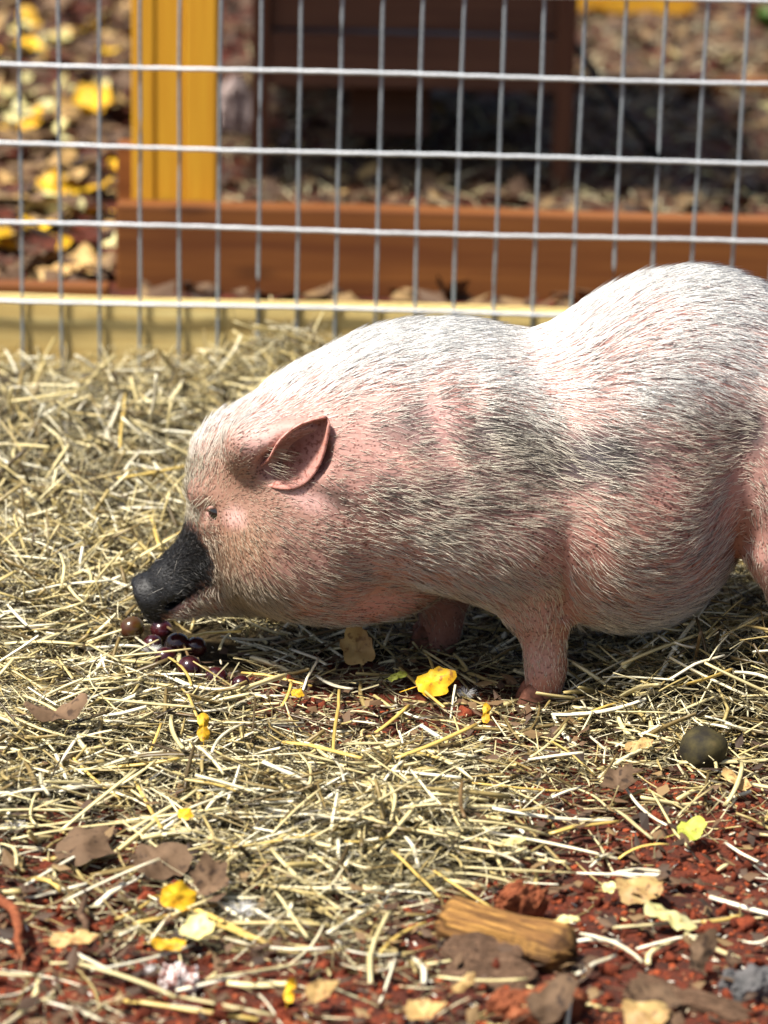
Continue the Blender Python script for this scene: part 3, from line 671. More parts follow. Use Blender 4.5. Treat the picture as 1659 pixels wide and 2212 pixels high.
def idw(pt, cols, pw=3.0):
    out = np.zeros((len(pt), len(cols))); ws = np.zeros(len(pt))
    for r in FLOW:
        wq = 1.0 / (((pt[:, 0] - r[0]) ** 2 + (pt[:, 1] - r[1]) ** 2) + 300.0) ** (pw / 2); ws += wq; out += wq[:, None] * r[cols]
    return out / ws[:, None]
fd = idw(pc, [2, 3, 4, 5])
near = (cen[:, 1] < 0.02) | (tn[:, 2] > 0)
inear = (((pc[:, 0] - 640) / 80) ** 2 + ((pc[:, 1] - 980) / 80) ** 2 < 1) & (cen[:, 1] < 0)
dens = fd[:, 3] * np.where(near, 1.0, 0.45) * np.where(inear, 0.25, 1) * (cen[:, 2] > 0.02)
patch = fbm(cen[:, 0] * 22, cen[:, 2] * 22, 3); dens = dens * np.clip(1 + 1.1 * patch, 0.12, 2)
NH = 86000
pick = rng.choice(len(tri), NH, p=ar * dens / (ar * dens).sum())
u = rng.random((NH, 2)); fl = u.sum(1) > 1; u[fl] = 1 - u[fl]
P0 = a_[pick] + (b_ - a_)[pick] * u[:, :1] + (c_ - a_)[pick] * u[:, 1:]
Nn = tn[pick] / (np.linalg.norm(tn[pick], axis=1)[:, None] + 1e-12); pf = project(P0); F4 = idw(pf, [2, 3, 4, 5], 3.5)
th = 0.13 * rng.standard_normal(NH) + 0.45 * fbm(P0[:, 0] * 14 + P0[:, 1] * 8, P0[:, 2] * 14, 3)
dx_, dy_ = F4[:, 0] * np.cos(th) - F4[:, 1] * np.sin(th), F4[:, 0] * np.sin(th) + F4[:, 1] * np.cos(th)
T = np.stack([dx_, 0.12 * rng.standard_normal(NH), -dy_], -1)
T = T - Nn * (T * Nn).sum(1)[:, None]; T /= np.linalg.norm(T, axis=1)[:, None] + 1e-9
Lh = F4[:, 2] * 0.001 * rng.uniform(0.55, 1.25, NH)
hcol = np.tile(np.array([0.80, 0.73, 0.60]), (NH, 1))
wb = np.clip((1.0 - (pf[:, 1] - np.interp(pf[:, 0], [400, 700, 1000, 1300, 1500, 1660], [960, 830, 800, 860, 820, 800])) / 130), 0, 1)[:, None]
hcol = hcol * (1 - wb) + np.array([0.90, 0.89, 0.85]) * wb
wt = (gauss(pf[:, 0], pf[:, 1], 510, 1040, 110, 100) + gauss(pf[:, 0], pf[:, 1], 540, 1210, 170, 95)).clip(0, 1)[:, None] * 0.85
hcol = hcol * (1 - wt) + np.array([0.46, 0.33, 0.21]) * wt
e_ = np.interp(pf[:, 1], [1120, 1150, 1180, 1215, 1250, 1290, 1330, 1400], [405, 428, 446, 460, 450, 410, 360, 330]); blk = (pf[:, 0] < e_) & (pf[:, 1] > 1138) & (pf[:, 1] < 1440)
hcol[blk] = np.array([0.010, 0.010, 0.011]); g_ = rng.random(NH) < 0.06; hcol[blk & g_] = (0.12, 0.11, 0.10)
fringe = (pf[:, 0] < 440) & (pf[:, 1] > 1000) & (pf[:, 1] < 1200) & ~blk; hcol[fringe] = (0.42, 0.38, 0.29)
dk = rng.random(NH) < np.where(wb[:, 0] > 0.8, 0.14, 0.28) + 0.38 * darkm[tri[pick][:, 0]]; hcol[dk & ~blk] *= 0.16  # scattered strands darkened as painted gap shade, more of them on dark patches
hcol *= rng.uniform(0.8, 1.06, NH)[:, None]
lift = rng.uniform(0.03, 0.15, NH); lift[dk] *= 0.4; lift[(pf[:, 0] < 470)] *= 2.4
def strands(P0, T, Nn, L, lift, r0, col, curl=None):
    n = len(P0); B = np.cross(T, Nn); ra = r0 if np.ndim(r0) else np.full(n, r0)
    cu = (rng.standard_normal(n) * 0.10 if curl is None else curl)[:, None] * L[:, None]
    st = [P0 - Nn * 0.0008, P0 + T * L[:, None] * 0.5 + Nn * (L * lift)[:, None] * 0.75 + B * cu * 0.5, P0 + T * L[:, None] + Nn * (L * lift)[:, None] * 0.9 + B * cu * 1.6]
    VV = np.zeros((n, 7, 3))
    for j, (p, k) in enumerate(((st[0], 1.0), (st[1], 0.85))):
        for q in range(3):
            a = 2 * math.pi * q / 3; VV[:, j * 3 + q] = p + (B * math.cos(a) + Nn * math.sin(a)) * (ra * k)[:, None]
    VV[:, 6] = st[2]
    base = (np.arange(n) * 7)[:, None]
    q4 = np.concatenate([base + np.array([q, (q + 1) % 3, 3 + (q + 1) % 3, 3 + q]) for q in range(3)]); t3 = np.concatenate([base + np.array([3 + q, 3 + (q + 1) % 3, 6]) for q in range(3)])
    return VV.reshape(-1, 3), q4, t3, np.repeat(col, 7, 0)
def strand_obj(name, data, **kw):
    vv, q4, t3, cc = data; me = big_mesh(name, vv, [q4, t3], True)
    a = me.color_attributes.new('tint', 'FLOAT_COLOR', 'POINT'); a.data.foreach_set('color', np.concatenate([cc, np.ones((len(cc), 1))], 1).astype(np.float32).ravel())
    return part(name, me, M['bristle'], **kw)
t = NT('bristle'); M['bristle'] = t.out(t.n('ShaderNodeVertexColor', layer_name='tint').outputs[0], 0.4, 0.5)
strand_obj('bristles', strands(P0, T, Nn, Lh, lift, np.where(blk, 0.00020, 0.00023), hcol), kind='stuff')
# long hairs in the ear, lashes over the eye and whiskers on the snout
def pxhair(n, xr, yr, y, ang, sp, L, colr):
    P = np.array([PY(rng.uniform(*xr), rng.uniform(*yr), y) for _ in range(n)]); a = R(1) * (ang + sp * rng.standard_normal(n))
    T_ = np.stack([np.cos(a), -0.25 + 0.1 * rng.standard_normal(n), -np.sin(a)], -1); T_ /= np.linalg.norm(T_, axis=1)[:, None]
    N_ = np.tile(np.array([0, -1.0, 0.2]), (n, 1)); N_ -= T_ * (N_ * T_).sum(1)[:, None]; N_ /= np.linalg.norm(N_, axis=1)[:, None]
    return strands(P, T_, N_, L * rng.uniform(0.6, 1.2, n), rng.uniform(0.0, 0.15, n), 0.0002, np.tile(np.array(colr), (n, 1)) * rng.uniform(0.7, 1.05, n)[:, None])
strand_obj('ear_hair', pxhair(40, (570, 602), (960, 1024), -0.098, 6, 9, 0.036, (0.42, 0.34, 0.25)), kind='stuff')
strand_obj('eyelashes', pxhair(16, (430, 484), (1070, 1080), -0.066, 126, 16, 0.020, (0.5, 0.44, 0.32)), kind='stuff')
strand_obj('whiskers', pxhair(7, (345, 430), (1200, 1290), -0.030, 165, 30, 0.016, (0.3, 0.28, 0.25)), kind='stuff')

# ------------------------------------------------------------------ loose hay (uncountable): blades bent and strewn in layers
CLEAR = [(770, 1425, 62), (930, 1482, 48), (1050, 1550, 34), (440, 1585, 46), (397, 1766, 30), (1185, 1500, 66), (940, 1430, 45), (1090, 2040, 150), (1060, 2110, 120)]
def hay_blades(N, L0, L1, w0, w1, seg, tilt, zmin, zmax, tube4=False, region=None, power=1.0, bend=0.25):
    X = np.empty(0); Y = np.empty(0)
    while len(X) < N:
        x = rng.uniform(-0.74, 0.74, N); y = rng.uniform(-0.80, FENCE_Y - 0.03, N)
        c = coverage(x, y); k = rng.random(N) < c ** power
        pq = project(np.stack([x, y, np.zeros(N)], -1)); k &= (pq[:, 0] > -330) & (pq[:, 0] < 1990)
        k &= ((pq[:, 0] - 400 - 0.9 * (pq[:, 1] - 1412)) / 128) ** 2 + ((pq[:, 1] - 1420) / 70) ** 2 > rng.uniform(0.75, 1.25, N)
        for lx, ly, lr in CLEAR: k &= ((pq[:, 0] - lx) / lr) ** 2 + ((pq[:, 1] - ly - 14) / lr / 0.7) ** 2 > rng.uniform(0.5, 1.1, N)
        k &= rng.random(N) < np.clip(1.25 - 0.45 * (y + 0.7), 0.35, 1)
        X = np.concatenate([X, x[k]]); Y = np.concatenate([Y, y[k]])
    X, Y = X[:N], Y[:N]
    L = rng.uniform(L0, L1, N) * rng.uniform(0.5, 1.0, N); az = rng.uniform(0, 2 * math.pi, N) + 0.0
    az = np.where(rng.random(N) < 0.28, rng.normal(0, 0.6, N), az)          # many lie crosswise
    el = rng.normal(0, 1, N) * tilt * (1 + 1.1 * np.clip((Y + 0.05) / 0.25, 0, 1) * (X < 0.1) + 0.6 * (X > 0.2) * (Y > -0.2)); W = w0 + (w1 - w0) * rng.random(N) ** 2.0; clump = fbm(X * 6 + 11, Y * 6, 2); L = L * (1 + 0.5 * clump)
    h = hay_h(X, Y); s0 = soil_z(X, Y); Z = s0 + h * (zmin + (zmax - zmin) * rng.random(N) ** 0.7) + rng.uniform(0.0005, 0.006, N)
    D = np.stack([np.cos(az) * np.cos(el), np.sin(az) * np.cos(el), np.sin(el)], -1)
    side = np.stack([-np.sin(az), np.cos(az), np.zeros(N)], -1); up = np.cross(D, side)
    roll = rng.normal(0, 0.6, N)[:, None]; W1 = side * np.cos(roll) + up * np.sin(roll); W2 = up * np.cos(roll) - side * np.sin(roll)
    bs = rng.normal(0, bend, N); bu = rng.normal(-0.03, bend * 0.5, N); kink = rng.uniform(0.25, 0.75, N); ks = rng.normal(0, 0.35, N) * (rng.random(N) < 0.35)
    Pc = np.stack([X, Y, Z], -1); rings = []
    for i in range(seg + 1):
        t_ = i / seg; c = (t_ - 0.5)
        p = Pc + D * (L * c)[:, None] + side * (L * (bs * (c * c - 0.08) + ks * np.maximum(t_ - kink, 0)))[:, None] + up * (L * bu * (c * c - 0.08))[:, None]
        p[:, 2] = np.maximum(p[:, 2], soil_z(p[:, 0], p[:, 1]) + 0.0012)
        tw = rng.normal(0, 0.3, N)[:, None] * 0 + 0.5 * c
        wq = W * (1 - 0.55 * abs(c) ** 2)
        A = W1 * math.cos(0.8 * c) + W2 * math.sin(0.8 * c)
        if tube4:
            rings.append(np.stack([p + A * (wq * .5)[:, None], p + W2 * (wq * .3)[:, None], p - A * (wq * .5)[:, None], p - W2 * (wq * .3)[:, None]], 1))
        else:
            rings.append(np.stack([p + A * (wq * .5)[:, None], p - A * (wq * .5)[:, None]], 1))
    VV = np.stack(rings, 1); m = VV.shape[2]; VV = VV.reshape(N, -1, 3); base = (np.arange(N) * VV.shape[1])[:, None]; FF = []
    for i in range(seg):
        for k in range(m if tube4 else 1):
            FF.append(base + np.array([i * m + k, i * m + (k + 1) % m, (i + 1) * m + (k + 1) % m, (i + 1) * m + k]))
    if tube4: FF += [base + np.array([3, 2, 1, 0]), base + np.array([seg * m + q for q in range(4)])]
    return VV.reshape(-1, 3), np.concatenate(FF)
v, f = hay_blades(48000, 0.025, 0.09, 0.0005, 0.0018, 6, 0.24, 0.15, 1.0, power=2.0, bend=0.6)
link('loose_hay', big_mesh('loose_hay', v, [f]), M['hay'], label='fine dry hay strewn thickly over the pen floor', cat='hay', kind='stuff')
v, f = hay_blades(10800, 0.02, 0.11, 0.0013, 0.0056, 5, 0.26, 0.45, 1.05, tube4=True, power=1.5, bend=0.16)
link('coarse_hay', big_mesh('coarse_hay', v, [f], True), M['hay2'], label='coarse broken straw pieces mixed through the loose hay', cat='straw', kind='stuff')

# ------------------------------------------------------------------ straw stalks one can pick out
def straw_mesh(kind, i):
    r = random.Random(i * 31 + len(kind)); n = 7; pts, rd = [], []
    bz = r.uniform(-0.05, 0.05); by_ = r.uniform(-0.06, 0.06); kx = r.uniform(0.3, 0.7); kk = r.choice([0, 0, 0.12, -0.15])
    for j in range(n):
        t_ = j / (n - 1) - 0.5; pts.append((t_, by_ * (t_ * t_ - 0.1) * 4 + kk * max(0, t_ + 0.5 - kx), bz * (t_ * t_ - 0.1) * 2))
        rd.append(1.0 - 0.25 * abs(t_) + r.uniform(-0.06, 0.06))
    V, F = tube(pts, [1] * n, 6)
    return pts, rd, kind
def straw_obj(x0, x1, width, kind, i):
    """one stalk from x0 to x1 (3-D ends), metres wide"""
    x0, x1 = np.array(x0), np.array(x1); L = np.linalg.norm(x1 - x0); pts, rd, _ = straw_mesh(kind, i)
    return (x0 + x1) / 2, (x1 - x0) / L, L, pts, rd
STRAW = {}
def straw_data(kind, i, asp):
    key = (kind, i, asp)
    if key not in STRAW:
        pts, rd, _ = straw_mesh(kind, i); Lr = 0.1
        V, F = tube([(p[0] * Lr, p[1] * Lr, p[2] * Lr) for p in pts], [q * asp for q in rd], 6, True, 0.55)
        me = mesh('straw_stalk', V, F); me.materials.append(M[kind]); STRAW[key] = me
    return STRAW[key]
SLAB = {'straw_white': ('shiny white straw stalk lying loose', 'white straw stalks'), 'straw_yellow': ('golden yellow straw stalk lying loose', 'golden straw stalks'),
        'straw_pale': ('pale cream straw stalk lying loose', 'pale straw stalks'), 'straw_brown': ('thin dark brown dead stem lying', 'dark brown stems')}
def where(p):
    q = project(np.array(p))
    if p[1] > 0.55: return 'on hay near the pale fence board'
    if q[1] < 1300 and q[0] < 420: return 'on the hay pile facing the snout'
    if q[0] > 1225 and q[1] < 1560: return 'on hay beside the near front hoof'
    if q[1] < 1560 and 420 < q[0] < 1225: return 'on the ground before the jaw and forelegs'
    if q[1] < 1560: return 'on hay below the grapes'
    if float(coverage(np.array([p[0]]), np.array([p[1]]))[0]) < 0.45: return 'on the bare red soil'
    if q[0] < 430: return 'on the hay left of the foreground tuft'
    if q[0] < 1120: return 'on the loose hay tuft in the foreground'
    return 'on thin hay between the hoof and the red soil'
nstraw = 0
def put_straw(p0, p1, wpx, kind):
    global nstraw
    p0, p1 = np.array(p0), np.array(p1); d = p1 - p0; L = float(np.linalg.norm(d))
    me = straw_data(kind, nstraw % 8, round(max(wpx, 4) / SC / 2 * 0.95, 4)); nstraw += 1
    wh = where((p0 + p1) / 2); o = link('straw_stalk', me, None, label=SLAB[kind][0] + ' ' + wh, cat='straw', group=SLAB[kind][1] + ' ' + wh)
    o.location = (p0 + p1) / 2; o.scale = (L / 0.1, 1, 1)
    q = Vector(d).to_track_quat('X', 'Z'); o.rotation_mode = 'QUATERNION'; o.rotation_quaternion = q @ Quaternion((1, 0, 0), random.uniform(-0.5, 0.5))
def ground_hit(px, py, off=0.0):
    z = 0.0
    for _ in range(6):
        p = PG(px, py, z); z = float(top_z(p[0], p[1])[0]) + off
    return PG(px, py, z)
W_, Y_, P_, B_ = 'straw_white', 'straw_yellow', 'straw_pale', 'straw_brown'
HERO = [(-30, 1716, 262, 1692, 13, W_), (-20, 1750, 168, 1749, 11, P_), (280, 1793, 440, 1703, 10, P_), (295, 1693, 350, 1793, 11, Y_), (170, 2078, 385, 2152, 12, P_), (385, 2152, 590, 2193, 11, P_),
 (-10, 2103, 80, 2108, 12, P_), (50, 2188, 90, 2113, 11, P_), (450, 2113, 655, 2081, 9, P_), (795, 2123, 815, 1958, 10, P_), (595, 1923, 655, 2018, 9, P_), (250, 1988, 327, 1946, 9, Y_), (207, 1958, 255, 1906, 15, W_),
 (65, 1893, 135, 1918, 11, Y_), (410, 1908, 525, 1838, 8, P_), (1000, 1873, 1245, 1886, 9, P_), (1245, 1886, 1390, 1891, 8, W_), (1260, 2011, 1395, 2073, 8, W_), (1375, 2048, 1545, 2008, 8, W_), (1605, 2038, 1670, 2026, 8, W_),
 (1245, 2108, 1317, 2053, 9, W_), (1000, 1768, 1190, 1801, 11, P_), (1190, 1801, 1325, 1758, 10, Y_), (995, 1690, 1000, 1768, 9, B_), (1190, 1723, 1245, 1701, 11, W_), (1250, 1703, 1330, 1746, 8, P_), (1330, 1746, 1400, 1808, 10, P_),
 (1340, 1693, 1435, 1788, 7, W_), (1460, 1763, 1535, 1703, 7, P_), (1565, 1818, 1640, 1873, 8, W_), (945, 2113, 1140, 2118, 8, P_), (852, 1838, 940, 1938, 8, Y_), (1275, 1873, 1310, 1838, 6, W_),
 (1252, 1550, 1333, 1516, 13, Y_), (1333, 1508, 1415, 1473, 14, P_), (1424, 1492, 1582, 1449, 12, Y_), (1388, 1588, 1463, 1540, 9, W_), (1228, 1468, 1290, 1447, 7, W_), (1223, 1485, 1271, 1530, 6, W_), (1151, 1636, 1228, 1564, 8, P_),
 (1520, 1526, 1549, 1660, 9, P_), (912, 1401, 967, 1478, 8, Y_), (864, 1444, 960, 1530, 8, Y_), (1463, 1394, 1520, 1394, 11, W_), (1520, 1320, 1597, 1305, 9, Y_), (1381, 1425, 1511, 1348, 7, B_),
 (267, 849, 275, 964, 9, Y_), (262, 854, 225, 944, 8, W_), (255, 1034, 410, 1006, 13, Y_), (162, 889, 230, 824, 9, W_), (127, 862, 172, 846, 9, W_), (60, 966, 70, 928, 8, W_), (265, 1024, 292, 974, 9, W_), (280, 869, 430, 869, 11, P_),
 (320, 1109, 360, 1179, 11, Y_), (215, 1161, 300, 1136, 8, P_), (15, 1164, 55, 1219, 8, P_), (190, 1219, 205, 1299, 9, P_), (130, 1244, 180, 1309, 9, P_), (-10, 824, 40, 839, 13, W_),
 (10, 1387, 180, 1390, 10, P_), (180, 1385, 250, 1424, 8, P_), (520, 1452, 680, 1470, 9, Y_), (680, 1462, 760, 1492, 10, W_), (627, 1402, 712, 1432, 10, W_), (730, 1482, 740, 1622, 8, Y_), (740, 1607, 830, 1607, 9, P_),
 (377, 1472, 507, 1492, 9, W_), (300, 1437, 360, 1412, 7, P_), (360, 1412, 420, 1477, 7, Y_), (392, 1484, 445, 1552, 9, Y_), (365, 1547, 390, 1617, 11, P_), (610, 1527, 632, 1472, 8, Y_), (450, 1622, 522, 1559, 7, W_),
 (520, 1347, 465, 1402, 9, P_), (530, 1342, 620, 1374, 10, P_), (55, 1502, 135, 1542, 11, P_), (30, 1552, 160, 1597, 9, P_), (170, 1587, 320, 1607, 9, P_), (250, 1702, 340, 1642, 10, P_), (305, 1662, 350, 1562, 8, Y_), (650, 1627, 695, 1702, 7, P_), (710, 1624, 760, 1692, 8, W_)]
for (a, b, c, d, wd, k) in HERO:
    put_straw(ground_hit(a, b, 0.010), ground_hit(c, d, 0.013), wd, k)
# a few that stand up out of the pile
for (a, b, c, d, wd, k) in ((258, 794, 267, 849, 9, W_), (348, 809, 322, 911, 10, W_), (220, 854, 215, 924, 8, W_), (470, 699, 480, 762, 14, W_), (410, 699, 452, 738, 12, P_), (585, 640, 590, 720, 9, P_), (520, 1000, 560, 1010, 5, P_)):
    p0 = ground_hit(c, d, 0.0); p1 = PY(a, b, p0[1] - 0.012); put_straw(p0, p1, wd, k)
cnt = 0
while nstraw < 300:
    px, py = random.uniform(-20, 1680), 760 + 1440 * random.random() ** 0.9
    p = ground_hit(px, py, 0.007)
    if p[1] > FENCE_Y - 0.05 or (p[1] > -0.12 and 820 < px < 1230 and py < 1500): continue
    if random.random() > 0.35 + 0.65 * float(coverage(p[:1], p[1:2])[0]): continue
    L = random.uniform(0.03, 0.11); az = random.gauss(0, 0.8) if random.random() < 0.6 else random.uniform(0, 3.14)
    q = p + np.array([math.cos(az) * L, math.sin(az) * L, 0])
    if q[1] > FENCE_Y - 0.03: continue
    q[2] = float(top_z(q[0], q[1])[0]) + 0.006 + (random.uniform(0, 0.03) if random.random() < 0.25 else 0)
    put_straw(p, q, random.uniform(6, 13), random.choice([W_, W_, W_, P_, P_, P_, Y_, Y_, B_]))

# ------------------------------------------------------------------ soil clods, crumbs and grain husks
def rock_mesh(name, r, seed, sub=2, rough=0.35, sq=(1, 1, 0.75)):
    bm = bmesh.new(); bmesh.ops.create_icosphere(bm, subdivisions=sub, radius=1.0); g = np.random.default_rng(seed); ph = g.random((6, 4)) * 6.28; fr = g.uniform(1.2, 4.2, (6, 3))
    for v in bm.verts:
        n = v.co.normalized(); k = 1 + rough * sum(math.sin(fr[i, 0] * n.x + ph[i, 0]) * math.sin(fr[i, 1] * n.y + ph[i, 1]) * math.sin(fr[i, 2] * n.z + ph[i, 2]) for i in range(6)) * 0.55
        v.co = Vector((n.x * sq[0], n.y * sq[1], n.z * sq[2])) * (k * r)
    return bm_done(bm, name, True)
clods = []
for i in range(8):
    me = rock_mesh('soil_clod', 0.01, 50 + i, 2, 0.6); me.materials.append(M['clod']); clods.append(me)
def where0(p): return where(p)
k = 0
while k < 260:
    px, py = random.uniform(-20, 1680), random.uniform(1470, 2230); p = PG(px, py); cv = float(coverage(p[:1], p[1:2])[0])
    if random.random() < cv * 1.15 - 0.05: continue
    s_ = random.uniform(0.25, 0.62) * (1.5 if random.random() < 0.12 else 1); z = float(soil_z(p[0], p[1]))
    o = link('soil_clod', clods[k % 8], None, label=('large ' if s_ > 0.62 else 'small ' if s_ < 0.42 else 'middling ') + 'crumbly red soil clod ' + where((p[0], p[1], 0)), cat='soil clod', group=('large' if s_ > 0.62 else 'small' if s_ < 0.42 else 'middling') + ' red soil clods ' + where((p[0], p[1], 0))); k += 1
    o.location = (p[0], p[1], z + 0.004 * s_); o.scale = (s_, s_ * random.uniform(.7, 1.1), s_ * random.uniform(.7, 1)); o.rotation_euler = (random.uniform(0, 6), random.uniform(0, 6), random.uniform(0, 6))
def scatter_blobs(N, r0, r1, yr, thresh, elong, flat, zoff, seed):
    g = np.random.default_rng(seed); P = []
    ico = bmesh.new(); bmesh.ops.create_icosphere(ico, subdivisions=1, radius=1.0); ico.verts.ensure_lookup_table()
    iv = np.array([v.co[:] for v in ico.verts]); iff = np.array([[v.index for v in f.verts] for f in ico.faces]); ico.free()
    X = g.uniform(-0.62, 0.62, N * 4); Y = g.uniform(*yr, N * 4); c = coverage(X, Y); kk = g.random(N * 4) > (c if thresh else c * 0.8); X, Y = X[kk][:N], Y[kk][:N]; n = len(X)
    Z = (soil_z(X, Y) if thresh else np.where(g.random(n) < 0.6, top_z(X, Y), soil_z(X, Y))) + zoff
    r = g.uniform(r0, r1, n); S3 = np.stack([r * elong, r, r * flat], -1)
    B = iv[None] * (1 + 0.3 * g.standard_normal((n, len(iv), 1)) * (elong < 1.5)) * S3[:, None]
    az = g.uniform(0, 6.28, n); el = g.normal(0, 0.35, n); ca, sa, ce, se = np.cos(az), np.sin(az), np.cos(el), np.sin(el)
    x = B[..., 0] * ce[:, None] - B[..., 2] * se[:, None]; z = B[..., 0] * se[:, None] + B[..., 2] * ce[:, None]; y = B[..., 1]
    W = np.stack([x * ca[:, None] - y * sa[:, None] + X[:, None], x * sa[:, None] + y * ca[:, None] + Y[:, None], z + Z[:, None]], -1)
    return W.reshape(-1, 3), (iff[None] + (np.arange(n) * len(iv))[:, None, None]).reshape(-1, 3)
v, f = scatter_blobs(7000, 0.0008, 0.0032, (-0.8, 0.0), True, 1.0, 0.8, 0.0005, 3)
link('soil_crumbs', big_mesh('soil_crumbs', v, [f]), M['crumb'], label='fine red soil crumbs covering the bare ground', cat='soil', kind='stuff')
v, f = scatter_blobs(2000, 0.0005, 0.0014, (-0.8, 0.1), False, 3.4, 0.4, 0.0018, 4)
link('grain_husks', big_mesh('grain_husks', v, [f], True), M['husk'], label='small pale grain husks scattered over soil and straw', cat='husks', kind='stuff')

# ------------------------------------------------------------------ leaves
def leaf_mesh(name, mat, seed, lobed=True, L=0.045):
    r = random.Random(seed); n = 30; rings = 4; W = [(0, 0, 0)]; F = []
    lob = [(c_ + r.uniform(-0.2, 0.2), h_ * r.uniform(0.5, 1.3), r.uniform(0.28, 0.55)) for c_, h_ in ((0, 0.24), (0.95, 0.17), (-0.95, 0.17), (2.1, 0.08), (-2.1, 0.08), (0.5, 0.05), (-1.5, 0.06))] if lobed else []
    def outline(a):
        q = 0.30 + (0.02 if lobed else 0.15) * math.cos(2 * a)
        for (c, h, w_) in lob:
            d = (a - c + math.pi) % (2 * math.pi) - math.pi; q += h * math.exp(-(d / w_) ** 2)
        return q * (0.55 + 0.45 * min(1, abs(((a - math.pi + math.pi) % (2 * math.pi)) - math.pi) / 0.35)) if False else q
    rad = [outline(2 * math.pi * i / n) * r.uniform(0.88, 1.06) for i in range(n)]
    cx, cy, tw, fold = r.uniform(-0.7, 1.3), r.uniform(-0.3, 1.5), r.uniform(-0.9, 0.9), r.uniform(0.1, 0.45); ph = [r.uniform(0, 6) for _ in range(4)]
    for j in range(1, rings + 1):
        for i in range(n):
            a = 2 * math.pi * i / n; q = rad[i] * j / rings; x, y = 1.15 * q * math.cos(a), q * math.sin(a)
            W.append((x, y, 0))
    W = [(x * L, y * L, L * (cx * x * x + cy * y * y + tw * x * y - fold * abs(y) + 0.05 * math.sin(11 * x + ph[0]) * math.cos(10 * y + ph[1]) + 0.025 * math.sin(23 * x + 17 * y + ph[2]))) for (x, y, z) in W]
    F = [(0, 1 + i, 1 + (i + 1) % n) for i in range(n)]
    for j in range(rings - 1):
        b = 1 + j * n; F += [(b + i, b + n + i, b + n + (i + 1) % n, b + (i + 1) % n) for i in range(n)]
    b = len(W)
    for (x, w2) in [(-0.30, 0.014), (-0.55, 0.010), (-0.78, 0.008)]: W += [(x * L, w2 * L, 0.02 * L), (x * L, -w2 * L, 0.02 * L)]
    F += [(b, b + 1, b + 3, b + 2), (b + 2, b + 3, b + 5, b + 4)]
    me = mesh(name, W, F, True); me.materials.append(M[mat]); return me
LM = {}
def leaf_data(mat, i, lobed):
    if (mat, i, lobed) not in LM: LM[(mat, i, lobed)] = leaf_mesh('fallen_leaf', mat, i * 7 + len(mat), lobed)
    return LM[(mat, i, lobed)]
nleaf = 0
def put_leaf(p, size, mat, label, group=None, lobed=True, tilt=0.3, rz=None):
    global nleaf
    o = link('fallen_leaf', leaf_data(mat, nleaf % 5, lobed), None, label=label, cat='leaf', group=group); nleaf += 1
    s_ = size / 0.045; o.location = p; o.scale = (s_, s_, s_); o.rotation_euler = (random.uniform(-tilt, tilt), random.uniform(-tilt, tilt), random.uniform(0, 6.28) if rz is None else rz)
    return o
